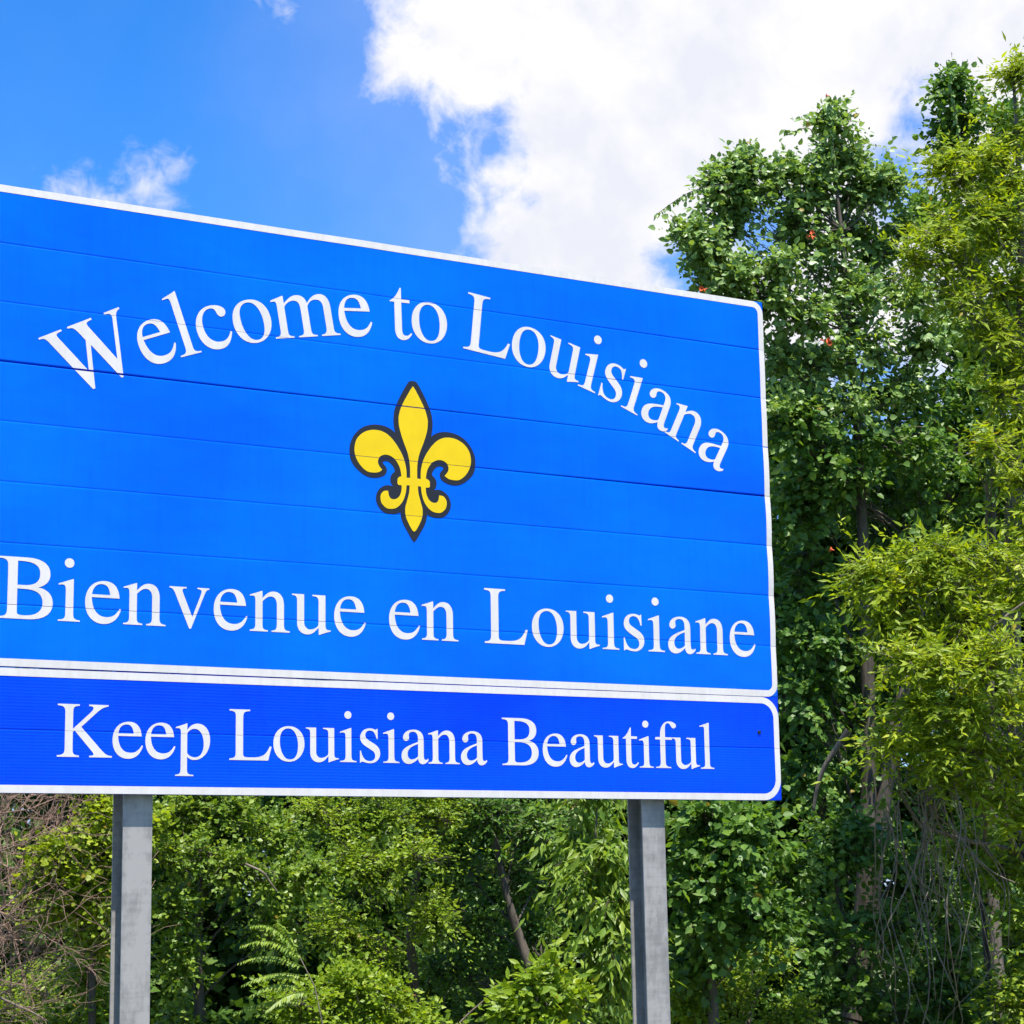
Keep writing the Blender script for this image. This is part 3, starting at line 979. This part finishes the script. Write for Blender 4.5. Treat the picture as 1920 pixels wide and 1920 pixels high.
# ------------------------------------------------------------------ trees at the right
t1 = plant('vine_clad_tree', 'tall broad-leaved tree with two pointed tops rising behind the sign\'s right corner', 'tree', [
    (1557, 238, 21, 12, 36), (1560, 290, 21, 34, 38), (1590, 365, 21.2, 58, 40), (1535, 355, 21, 50, 42), (1640, 352, 21.2, 26, 20), (1598, 305, 21.2, 20, 26), (1662, 345, 21.3, 14, 12),
    (1395, 318, 20.8, 16, 28), (1402, 378, 20.8, 48, 40), (1350, 345, 20.8, 18, 20), (1352, 375, 20.8, 34, 34), (1455, 345, 20.9, 34, 28), (1490, 320, 20.9, 26, 26), (1460, 405, 20.9, 70, 60), (1375, 430, 20.8, 40, 34), (1500, 430, 21, 70, 60),
    (1290, 440, 20.4, 12, 12), (1318, 462, 20.5, 28, 24), (1330, 490, 20.5, 36, 30), (1330, 540, 20.5, 32, 24), (1370, 530, 20.5, 56, 40), (1440, 500, 20.7, 70, 56), (1430, 570, 20.7, 70, 50), (1540, 500, 21, 80, 60), (1610, 430, 21.3, 60, 46),
    (1650, 480, 21.3, 50, 50), (1690, 430, 21.4, 36, 30), (1600, 560, 20.9, 80, 60), (1690, 540, 21.2, 70, 60), (1510, 600, 20.6, 80, 56), (1470, 680, 20.6, 50, 50), (1560, 680, 20.7, 80, 56), (1650, 650, 20.9, 80, 60), (1730, 630, 21.2, 70, 60),
    (1500, 760, 20.5, 70, 46), (1600, 770, 20.6, 80, 50), (1700, 740, 21.0, 80, 60)],
    11, L_BROAD, 'ovate', 0.055, 0.046, 0.23, 8, 52, root=(pt(1540, 900, 21.6)[0], pt(1540, 900, 21.6)[1]), trunk_r=0.11, per=9, csize=0.36, leaf_parts=260, hang=0.35, upb=0.45, shoots=3)
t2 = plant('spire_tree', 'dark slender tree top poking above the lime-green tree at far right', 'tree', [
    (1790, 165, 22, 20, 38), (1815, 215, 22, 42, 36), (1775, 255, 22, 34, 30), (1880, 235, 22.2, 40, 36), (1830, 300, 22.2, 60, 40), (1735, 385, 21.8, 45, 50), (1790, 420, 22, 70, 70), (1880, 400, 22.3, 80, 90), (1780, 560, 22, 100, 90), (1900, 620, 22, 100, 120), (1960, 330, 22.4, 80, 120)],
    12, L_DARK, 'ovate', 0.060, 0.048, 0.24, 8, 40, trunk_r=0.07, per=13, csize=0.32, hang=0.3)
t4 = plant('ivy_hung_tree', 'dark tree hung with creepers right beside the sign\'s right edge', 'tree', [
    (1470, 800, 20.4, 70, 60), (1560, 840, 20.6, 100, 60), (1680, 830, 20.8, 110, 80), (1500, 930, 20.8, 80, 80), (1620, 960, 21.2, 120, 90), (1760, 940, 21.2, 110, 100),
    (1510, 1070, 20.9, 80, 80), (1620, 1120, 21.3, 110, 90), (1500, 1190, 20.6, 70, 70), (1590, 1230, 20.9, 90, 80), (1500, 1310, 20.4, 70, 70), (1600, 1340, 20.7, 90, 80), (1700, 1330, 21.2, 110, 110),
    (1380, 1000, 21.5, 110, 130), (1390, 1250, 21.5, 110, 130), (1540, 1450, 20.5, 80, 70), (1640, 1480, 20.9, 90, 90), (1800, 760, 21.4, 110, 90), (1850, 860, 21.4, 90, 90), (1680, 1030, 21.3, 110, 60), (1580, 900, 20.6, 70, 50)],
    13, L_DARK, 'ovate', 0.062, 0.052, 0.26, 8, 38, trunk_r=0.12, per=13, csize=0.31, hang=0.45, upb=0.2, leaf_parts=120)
t3 = plant('willowy_tree', 'lime-green tree with narrow leaves at the right edge of the view', 'tree', [
    (1900, 140, 18.8, 36, 18), (1900, 250, 18.8, 40, 26), (1850, 300, 18.6, 60, 24), (1800, 340, 18.6, 56, 24), (1770, 310, 18.6, 36, 16), (1890, 350, 18.6, 60, 34), (1830, 400, 18.4, 80, 28), (1750, 440, 18.4, 60, 24),
    (1890, 440, 18.6, 60, 34), (1720, 490, 18.3, 50, 20), (1810, 490, 18.3, 70, 28), (1880, 530, 18.6, 70, 36), (1800, 570, 18.3, 70, 26), (1860, 620, 18.4, 60, 30), (1900, 690, 18.4, 60, 34),
    (1870, 740, 18.3, 50, 24), (1910, 800, 18.4, 50, 30), (1860, 840, 18, 60, 24), (1900, 900, 18.1, 60, 28), 
    (1640, 1080, 17.25, 50, 20), (1710, 1050, 17.25, 70, 24), (1780, 1040, 17.25, 60, 22), (1860, 1050, 17.35, 80, 34), (1680, 1110, 17.15, 60, 22), (1770, 1100, 17.15, 80, 30), (1900, 1120, 17.35, 60, 36), (1660, 1170, 17.25, 50, 18), (1730, 1180, 17.15, 60, 24),
    (1820, 1170, 17.15, 80, 34), (1890, 1220, 16.5, 70, 36), (1690, 1240, 16.7, 50, 20), (1760, 1250, 16.6, 60, 24), (1830, 1260, 16.6, 70, 30), (1900, 1310, 16.7, 60, 36), (1740, 1320, 16.7, 56, 22), (1810, 1340, 16.6, 60, 28),
    (1670, 1390, 16.8, 44, 22), (1740, 1400, 16.7, 60, 26), (1820, 1410, 16.7, 70, 32), (1900, 1430, 16.8, 60, 36), (1760, 1460, 16.9, 50, 20), (1860, 1490, 16.9, 70, 30), (1930, 1540, 16.9, 60, 40), (1990, 600, 18.4, 90, 120), (1990, 1000, 18, 90, 160), (1990, 1350, 18, 90, 150)],
    14, L_LIME, 'lance', 0.074, 0.021, 0.27, 12, 30, root=(pt(1990, 1500, 18.6)[0], pt(1990, 1500, 18.6)[1]), trunk_r=0.13, barkm=BARKP, per=9, csize=0.36, hang=0.28, upb=0.22, droop=0.25, flat=0.9, sat=1, shoots=4)
t5 = plant('bay_shrub', 'leafy green shrub in the bottom right corner below the lime-green tree', 'shrub', [
    (1880, 1640, 18.6, 90, 70), (1920, 1760, 18.2, 70, 90), (1890, 1880, 18.2, 70, 70), (1820, 1580, 18.9, 80, 50), (1960, 1880, 18.2, 90, 120), (1900, 1990, 18.2, 90, 100)],
    15, L_FRESH, 'lance', 0.066, 0.026, 0.26, 9, 40, trunk_r=0.05, hang=0.4)
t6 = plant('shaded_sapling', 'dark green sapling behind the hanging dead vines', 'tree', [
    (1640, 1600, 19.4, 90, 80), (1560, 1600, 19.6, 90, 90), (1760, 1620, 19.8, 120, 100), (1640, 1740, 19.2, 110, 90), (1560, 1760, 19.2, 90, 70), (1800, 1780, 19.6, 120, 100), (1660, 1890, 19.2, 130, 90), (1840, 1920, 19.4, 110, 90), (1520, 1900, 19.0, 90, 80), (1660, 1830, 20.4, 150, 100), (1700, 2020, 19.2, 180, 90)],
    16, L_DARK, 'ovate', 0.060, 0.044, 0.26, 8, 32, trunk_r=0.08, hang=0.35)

# ------------------------------------------------------------------ growth seen under the sign
u6 = plant('shaded_vine_bush', 'dark broad-leaved bush just right of the right-hand post', 'bush', [
    (1320, 1530, 17.4, 80, 50), (1400, 1560, 17.2, 80, 60), (1300, 1620, 17.3, 60, 60), (1390, 1660, 17.1, 90, 60), (1330, 1730, 17.2, 80, 60), (1430, 1740, 17.3, 70, 60), (1300, 1810, 17.5, 60, 40), (1480, 1640, 17.6, 60, 70)],
    21, L_DARK, 'ovate', 0.060, 0.052, 0.24, 7, 46, trunk_r=0.06, hang=0.5, leaf_parts=120)
u7 = plant('sunny_bush', 'bright green small-leaved bush at the foot of the right-hand post\'s right side', 'bush', [
    (1300, 1880, 17.8, 80, 45), (1400, 1870, 17.9, 80, 60), (1450, 1800, 18.3, 50, 50), (1370, 1960, 17.6, 150, 70), (1480, 1920, 18, 60, 60)],
    22, L_FRESH, 'small', 0.038, 0.022, 0.20, 9, 66, trunk_r=0.04)
u8 = plant('young_laurel', 'young plant with large leaves low down between the two posts', 'plant', [
    (1010, 1840, 15.2, 40, 36), (970, 1890, 15.2, 42, 36), (1060, 1870, 15.3, 36, 40), (1000, 1930, 15.2, 60, 40), (1030, 1960, 15.2, 60, 50)],
    23, L_FRESH, 'ovate', 0.066, 0.032, 0.18, 7, 34, trunk_r=0.02, leaf_parts=110, csize=0.5)
u5 = plant('drooping_tree', 'tree with pale drooping leaves just left of the right-hand post', 'tree', [
    (1130, 1600, 16.4, 40, 28), (1090, 1640, 16.5, 40, 24), (1150, 1690, 16.3, 40, 26), (1120, 1760, 16.3, 56, 32), (1160, 1790, 16.3, 36, 30), (1080, 1570, 16.9, 40, 30), (1130, 1830, 16.5, 50, 26), (1120, 1480, 16.8, 60, 40)],
    24, L_MID, 'lance', 0.095, 0.027, 0.28, 9, 18, trunk_r=0.045, hang=1.0, droop=0.6, upb=0.0, csize=0.5, leaf_parts=120)
u4 = plant('thicket_tree', 'dull green tree with a bare brown trunk left of the right-hand post', 'tree', [
    (900, 1520, 18.6, 80, 50), (1000, 1540, 18.8, 60, 50), (860, 1620, 18.8, 70, 60), (960, 1640, 19.0, 70, 60), (900, 1720, 18.8, 80, 60), (1000, 1740, 19.1, 60, 60), (860, 1820, 18.9, 70, 60), (950, 1810, 19.1, 60, 50), (1100, 1540, 19.3, 60, 60), (900, 1420, 18.9, 110, 60), (880, 1920, 18.9, 80, 60)],
    25, L_DARK, 'small', 0.038, 0.020, 0.22, 9, 64, root=(pt(1052, 1700, 18.3)[0], pt(1052, 1700, 18.3)[1]), trunk_r=0.07)
u3 = plant('feathery_tree', 'yellow-green fine-leaved tree below the middle of the sign', 'tree', [
    (600, 1530, 18.2, 80, 50), (720, 1530, 18.3, 90, 50), (820, 1540, 18.4, 70, 50), (660, 1610, 17.9, 80, 50), (760, 1620, 18.0, 90, 60), (800, 1710, 18.1, 70, 50), (620, 1740, 17.7, 70, 50), (700, 1790, 17.9, 80, 50), (650, 1430, 18.4, 120, 70), (800, 1430, 18.6, 110, 70)],
    26, L_FRESH, 'small', 0.040, 0.017, 0.24, 11, 62, root=(pt(765, 1880, 18.6)[0], pt(765, 1880, 18.6)[1]), trunk_r=0.06, hang=0.3)
u2 = plant('holly_bush', 'dense rich green bush just right of the left-hand post', 'bush', [
    (330, 1530, 16.9, 70, 50), (430, 1530, 17.1, 80, 45), (520, 1550, 17.4, 60, 50), (370, 1610, 16.7, 80, 50), (460, 1640, 16.9, 90, 50), (550, 1640, 17.2, 70, 50), (340, 1700, 16.7, 60, 50), (520, 1740, 17.1, 70, 45), (330, 1800, 16.8, 50, 60), (380, 1430, 17.2, 120, 70), (360, 1930, 16.9, 100, 70)],
    27, L_MID, 'small', 0.039, 0.025, 0.20, 9, 72, trunk_r=0.06, hang=0.3)
u1 = plant('pale_maple', 'pale yellow-green young tree just left of the left-hand post', 'tree', [
    (200, 1525, 16.3, 42, 34), (160, 1570, 16.2, 50, 34), (205, 1610, 16.3, 44, 40), (110, 1610, 16.1, 46, 30), (150, 1650, 16.2, 60, 34), (80, 1670, 16.1, 44, 28), (190, 1690, 16.3, 46, 34), (120, 1710, 16.3, 50, 30), (170, 1760, 16.5, 50, 40), (260, 1560, 16.5, 50, 50), (190, 1450, 16.5, 60, 50)],
    28, L_LIME, 'ovate', 0.040, 0.034, 0.20, 7, 44, trunk_r=0.04, leaf_parts=120)
u10 = plant('roadside_brush', 'scrubby green brush at the bottom left corner', 'bush', [
    (60, 1850, 17.3, 70, 40), (165, 1840, 16.6, 50, 45), (110, 1920, 16.8, 80, 40), (200, 1900, 16.6, 50, 50), (20, 1920, 16.8, 60, 60), (120, 1980, 16.5, 140, 70), (-60, 1900, 17, 80, 90)],
    29, L_FRESH, 'small', 0.044, 0.016, 0.24, 10, 52, trunk_r=0.03, hang=0.3)
u11 = plant('leafy_shrub', 'bright low shrub under the middle of the sign', 'bush', [
    (560, 1880, 16.4, 70, 40), (640, 1850, 16.6, 60, 40), (720, 1880, 16.8, 70, 45), (600, 1940, 16.4, 120, 60), (760, 1930, 17, 80, 60), (690, 1960, 16.6, 100, 60)],
    30, L_FRESH, 'small', 0.042, 0.026, 0.20, 9, 66, trunk_r=0.03)
# woods behind, closing the view
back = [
    ('woodland_tree', 'shaded tree deep in the woods behind the left-hand post', [(-120, 1500, 24, 240, 200), (120, 1400, 24.5, 220, 220), (60, 1700, 24, 240, 180), (300, 1600, 24.5, 220, 200), (200, 1850, 24, 260, 160), (-150, 1850, 24, 200, 160)], L_WOOD_SHADE),
    ('woodland_tree', 'shaded tree deep in the woods below the left half of the sign', [(480, 1400, 24.5, 240, 220), (620, 1620, 24, 240, 200), (420, 1780, 24.5, 220, 180), (760, 1820, 24.5, 240, 180), (800, 1480, 24.5, 220, 200), (560, 1920, 24, 240, 140)], L_WOOD_SHADE),
    ('woodland_tree', 'shaded tree deep in the woods below the right half of the sign', [(1050, 1420, 25, 240, 240), (1180, 1640, 24.5, 230, 200), (960, 1700, 25, 220, 200), (1080, 1850, 24.5, 240, 160), (1300, 1850, 24.5, 220, 160), (1280, 1480, 25, 200, 220)], L_WOOD_SHADE),
    ('woodland_tree', 'shaded tree deep in the woods behind the tree beside the sign', [(1450, 1000, 25, 220, 260), (1600, 1250, 25, 230, 260), (1420, 1400, 25, 200, 220), (1560, 1600, 24.5, 220, 220), (1500, 1850, 24.5, 260, 180), (1600, 900, 25.5, 200, 200), (1480, 760, 25.5, 150, 140)], L_WOOD_SHADE),
    ('woodland_tree', 'shaded tree deep in the woods behind the lime-green tree', [(1800, 900, 25, 240, 240), (1850, 1200, 25, 240, 240), (1780, 1500, 24.5, 230, 230), (1850, 1800, 24.5, 260, 220), (2050, 1000, 25, 200, 300), (2080, 1500, 25, 200, 300), (1880, 680, 25, 180, 160)], L_WOOD_SHADE),
    ('woodland_tree', 'tree in the farthest row of the woods, seen in gaps beside the left-hand post', [(-250, 1500, 29, 260, 260), (50, 1450, 29, 260, 240), (-100, 1800, 29, 300, 220), (250, 1750, 29, 300, 220)], L_WOOD_SHADE),
    ('woodland_tree', 'tree in the farthest row of the woods, seen in gaps under the sign\'s middle', [(500, 1450, 29.5, 260, 240), (800, 1480, 29.5, 260, 240), (650, 1780, 29.5, 320, 220)], L_WOOD_SHADE),
    ('woodland_tree', 'tree in the farthest row of the woods, seen in gaps beside the right-hand post', [(1100, 1450, 29.5, 260, 260), (1350, 1500, 29.5, 260, 260), (1000, 1780, 29.5, 280, 220), (1300, 1800, 29.5, 280, 220)], L_WOOD_SHADE),
    ('woodland_tree', 'tree in the farthest row of the woods, seen in gaps at the far right', [(1600, 1200, 29.5, 260, 320), (1900, 1150, 29.5, 280, 340), (1700, 1650, 29.5, 300, 280), (2000, 1700, 29.5, 300, 300)], L_WOOD_SHADE),
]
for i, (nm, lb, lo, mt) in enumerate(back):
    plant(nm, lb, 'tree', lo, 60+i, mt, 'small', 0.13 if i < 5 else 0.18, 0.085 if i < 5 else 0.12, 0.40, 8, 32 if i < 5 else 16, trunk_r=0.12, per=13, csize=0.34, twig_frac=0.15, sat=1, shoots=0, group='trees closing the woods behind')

# ------------------------------------------------------------------ trumpet flowers on the creeper
def flower_mesh():
    v, f = [], []
    prof = [(0.0, 0.006), (0.35, 0.009), (0.70, 0.016), (0.88, 0.024), (1.0, 0.046)]
    k = 10
    for t, r in prof:
        for i in range(k):
            a = 2*math.pi*i/k
            rr = r*(1+(0.35 if (t == 1.0 and i % 2 == 0) else 0.0))
            v.append((rr*math.cos(a), t*0.085, rr*math.sin(a)))
    for j in range(len(prof)-1):
        for i in range(k):
            f.append((j*k+i, j*k+(i+1) % k, (j+1)*k+(i+1) % k, (j+1)*k+i))
    return mesh_py('flower', v, f, FLOWER, True)
fm = flower_mesh()
frng = np.random.default_rng(5)
for px_, py_, D_, own in [(1528, 438, 20.2, t1), (1522, 441, 20.2, t1), (1531, 442, 20.25, t1), (1546, 640, 19.9, t1), (1553, 643, 19.9, t1), (1558, 641, 19.9, t1),
                          (1320, 543, 19.9, t1), (1327, 540, 19.9, t1), (1557, 180, 20.8, t1), (1565, 1032, 19.9, t4)]:
    o = bpy.data.objects.new('flower', fm)
    col.objects.link(o)
    o.parent = own
    o.location = Vector(pt(px_, py_, D_)) - own.location
    o.rotation_euler = (frng.uniform(-0.9, 0.5), frng.uniform(-0.5, 0.5), frng.uniform(-2.6, -0.2)+math.pi)
    o.scale = (0.5,)*3
# leafy streamers trailing out of the crown
def streamer(own, pts_px, D, seed, n):
    rng = np.random.default_rng(seed)
    path = [pt(x, y, D) for x, y in pts_px]
    path = np.array(catmull3(path, 6))
    b = MB().tube(list(path), [0.006*(1-0.7*i/len(path)) for i in range(len(path))], 4)
    st = b.build('trailing_vine', BARK, own, True)
    idx = np.linspace(0, len(path)-1.01, n)
    P = np.array([path[int(i)]+(path[int(i)+1]-path[int(i)])*(i-int(i)) for i in idx])
    A = rng.normal(size=(n, 3))*0.5 + np.array([0, 0, -0.8])
    Nn = rng.normal(size=(n, 3))*0.4 + np.array([0, -0.7, 0.7])
    l = 0.065*rng.uniform(0.7, 1.2, n)
    me = leaf_mesh('leaves', P, A, Nn, l, l*0.75, rng.uniform(0.1, 0.9, n), 'ovate', L_BROAD)
    o = link('leaves', me, st)
    o['kind'] = 'stuff'
def catmull3(p, n=5):
    out = []
    for i in range(len(p)-1):
        p0, p1, p2, p3 = p[max(i-1, 0)], p[i], p[i+1], p[min(i+2, len(p)-1)]
        for k in range(n):
            t = k/n
            out.append(0.5*((2*p1)+(-p0+p2)*t+(2*p0-5*p1+4*p2-p3)*t*t+(-p0+3*p1-3*p2+p3)*t**3))
    out.append(p[-1])
    return out
streamer(t1, [(1375, 345), (1330, 350), (1290, 362), (1258, 382), (1228, 404)], 20.5, 1, 46)
streamer(t1, [(1370, 370), (1345, 362), (1320, 375), (1305, 398)], 20.6, 2, 26)
streamer(t1, [(1540, 262), (1515, 240), (1490, 246), (1470, 243)], 20.9, 3, 26)
streamer(t1, [(1300, 470), (1275, 440), (1262, 415), (1270, 405)], 20.3, 4, 24)
streamer(t2, [(1800, 300), (1795, 230), (1783, 170), (1780, 132)], 21.6, 5, 40)
streamer(t1, [(1565, 300), (1558, 240), (1556, 205), (1555, 180)], 20.7, 6, 44)

# ------------------------------------------------------------------ compound fronds low under the sign
fr = empty('fern_plant', (pt(640, 1900, 16.0)[0], pt(640, 1900, 16.0)[1], 0))
tag(fr, 'plant with feathery fern-like fronds low down near the left-hand post', 'plant')
rng = np.random.default_rng(9)
stemtop = pt(590, 1850, 16.0)
MB().tube([np.array([fr.location.x, fr.location.y, -0.05]), stemtop*0.5+np.array([fr.location.x, fr.location.y, 0])*0.5, stemtop, pt(560, 1790, 16.0)], [0.008, 0.007, 0.005, 0.003], 6).build('stem', BARKP, fr, True)
for (a, b, sag) in [((570, 1800), (452, 1782), .10), ((572, 1815), (448, 1812), .08), ((560, 1790), (470, 1745), .10), ((570, 1830), (455, 1852), .06), ((560, 1850), (470, 1872), .06), ((560, 1800), (520, 1735), .06),
                    ((575, 1880), (440, 1905), .06), ((575, 1860), (500, 1900), .05)]:
    d = 15.95+rng.uniform(-0.15, 0.15)
    A0, B0 = pt(a[0], a[1], d), pt(b[0], b[1], d-0.12)
    path = []
    for i in range(25):
        t = i/24
        path.append(A0+(B0-A0)*t + UP*(sag*math.sin(math.pi*t*0.9)))
    path = np.array(path)
    bm_ = MB().tube(list(path), [0.004*(1-0.7*i/25) for i in range(25)], 3)
    rach = bm_.build('frond', L_MID, fr, True)
    at = rach.data.attributes.new('tint', 'FLOAT', 'POINT'); at.data.foreach_set('value', np.full(len(rach.data.vertices), 0.3, dtype=np.float32))
    P, A, Nn, L_ = [], [], [], []
    ax = norm(B0-A0)
    sd_ = norm(np.cross(ax, UP))
    for i in range(2, 25):
        for s in (-1, 1):
            P.append(path[i]); A.append(sd_*s*0.55 + ax*0.35 - UP*0.75*(1 if s > 0 else 0.6) + rng.normal(size=3)*0.08)
            Nn.append(ax*0.3 + UP*0.8 + np.array([0, -0.6, 0])); L_.append(0.058*math.sin(math.pi*(0.15+0.8*i/25))+0.02)
    L_ = np.array(L_)
    o = link('leaflets', leaf_mesh('leaflets', np.array(P), np.array(A), np.array(Nn), L_, L_*0.30, rng.uniform(0.2, 0.9, len(P)), 'lance', L_MID), rach)
    o['kind'] = 'stuff'

# ------------------------------------------------------------------ bare shrub at the left edge
def bare_stems(th, stems, seed, mat, rad, depth, kids, spread, ln):
    rng = np.random.default_rng(seed)
    for a, b in stems:
        mb = MB()
        def grow(p, d, L, r, lev):
            q = p + d*L
            w = wobble(rng, p, q, 5, 0.07)
            mb.tube(w, [max(r*(1-0.55*i/5), 0.0016) for i in range(6)], 5 if lev == 0 else 3)
            if lev < depth:
                for _ in range(kids):
                    i = int(rng.integers(2, 6))
                    nd = norm(d + rng.normal(size=3)*spread + UP*0.1)
                    grow(w[i], nd, L*rng.uniform(0.4, 0.75), r*0.5, lev+1)
        v = b-a
        grow(a, norm(v), np.linalg.norm(v), rad*rng.uniform(0.8, 1.2), 0)
        mb.build('stem', mat, th, True)
bs = empty('bare_shrub', (pt(-20, 1900, 17)[0], pt(-20, 1900, 17)[1], 0))
tag(bs, 'leafless tangle of brown twigs at the lower left edge', 'shrub')
rng = np.random.default_rng(31)
st = []
for i in range(30):
    y0 = rng.uniform(1580, 2000)
    a = pt(rng.uniform(-150, 20), y0, rng.uniform(15.7, 16.6))
    b = pt(rng.uniform(10, 105), y0-rng.uniform(-60, 190), rng.uniform(15.4, 16.4))
    st.append((a, b))
for i in range(5):
    st.append((np.array([bs.location.x+rng.uniform(-.5, .3), bs.location.y+rng.uniform(-.2, .2), -0.05]), pt(rng.uniform(-120, 60), rng.uniform(1520, 1700), 17)))
bare_stems(bs, st, 3, DEADW, 0.008, 2, 5, 0.6, 1)
# dead vines hanging at the lower right
dv = empty('dead_vine_bundle', (pt(1740, 1900, 17.3)[0], pt(1740, 1900, 17.3)[1], 0))
tag(dv, 'bundle of dead grey vines hanging under the lime-green tree', 'dead vines')
rng = np.random.default_rng(77)
for i in range(44):
    x0 = rng.uniform(1650, 1770) if i < 28 else rng.uniform(1740, 1800)
    y0 = rng.uniform(1420, 1530)
    f = rng.random()
    x1 = x0 + (rng.normal(0, 22) if f < 0.55 else rng.uniform(40, 150))
    y1 = rng.uniform(1680, 2000) if f < 0.55 else rng.uniform(1650, 1860)
    D0 = rng.uniform(16.7, 17.4)
    w = wobble(rng, pt(x0, y0, D0), pt(x1, y1, D0+rng.uniform(-.4, .4)), 12, 0.085, rng.uniform(-0.04, 0.10))
    r = rng.choice([0.0035, 0.0045, 0.006, 0.008])
    MB().tube(w, [r*(1-0.4*q/12) for q in range(13)], 5).build('vine_stem', GREYW, dv, True)
# fallen and snagged bare branches
def snag(name, label, px_pts, D, r, mat, seed):
    rng = np.random.default_rng(seed)
    p = [pt(x, y, D) for x, y in px_pts]
    th = empty(name, (p[-1][0], p[-1][1], 0))
    tag(th, label, 'dead branch', 'bare branches caught in the thicket')
    c = catmull3(p, 5)
    MB().tube(c, [r*(1-0.6*i/len(c)) for i in range(len(c))], 6).build('branch', mat, th, True)
snag('dead_branch', 'pale bare branch crossing the rich green bush right of the left post', [(460, 1620), (492, 1635), (505, 1652), (520, 1672)], 16.4, 0.012, GREYW, 1)
snag('dead_branch', 'dark crooked limb beside the sign\'s lower right corner', [(1590, 1370), (1570, 1400), (1545, 1440), (1532, 1480), (1525, 1520)], 19.4, 0.035, BARKP, 2)
snag('dead_branch', 'pale twig poking up left of the young large-leaved plant', [(862, 1918), (885, 1895), (905, 1878), (918, 1862)], 17.2, 0.010, GREYW, 3)
snag('dead_branch', 'bare pale branch sloping down at the bottom left corner', [(-20, 1862), (20, 1880), (60, 1898), (90, 1915)], 15.8, 0.014, GREYW, 4)
snag('dead_branch', 'thin pale branch in the lime-green tree above its drooping sprays', [(1920, 1130), (1880, 1160), (1845, 1195), (1815, 1240)], 17.0, 0.012, GREYW, 5)

import sys
print('LEAVES', sum(n for _, n in STATS), STATS)
tri = sum(sum(len(p.vertices)-2 for p in o.data.polygons) for o in bpy.data.objects if o.type == 'MESH' and len(o.data.polygons) < 2000)
tri += sum(len(o.data.polygons) for o in bpy.data.objects if o.type == 'MESH' and len(o.data.polygons) >= 2000)
print('TRIS', tri, 'OBJECTS', len(bpy.data.objects))
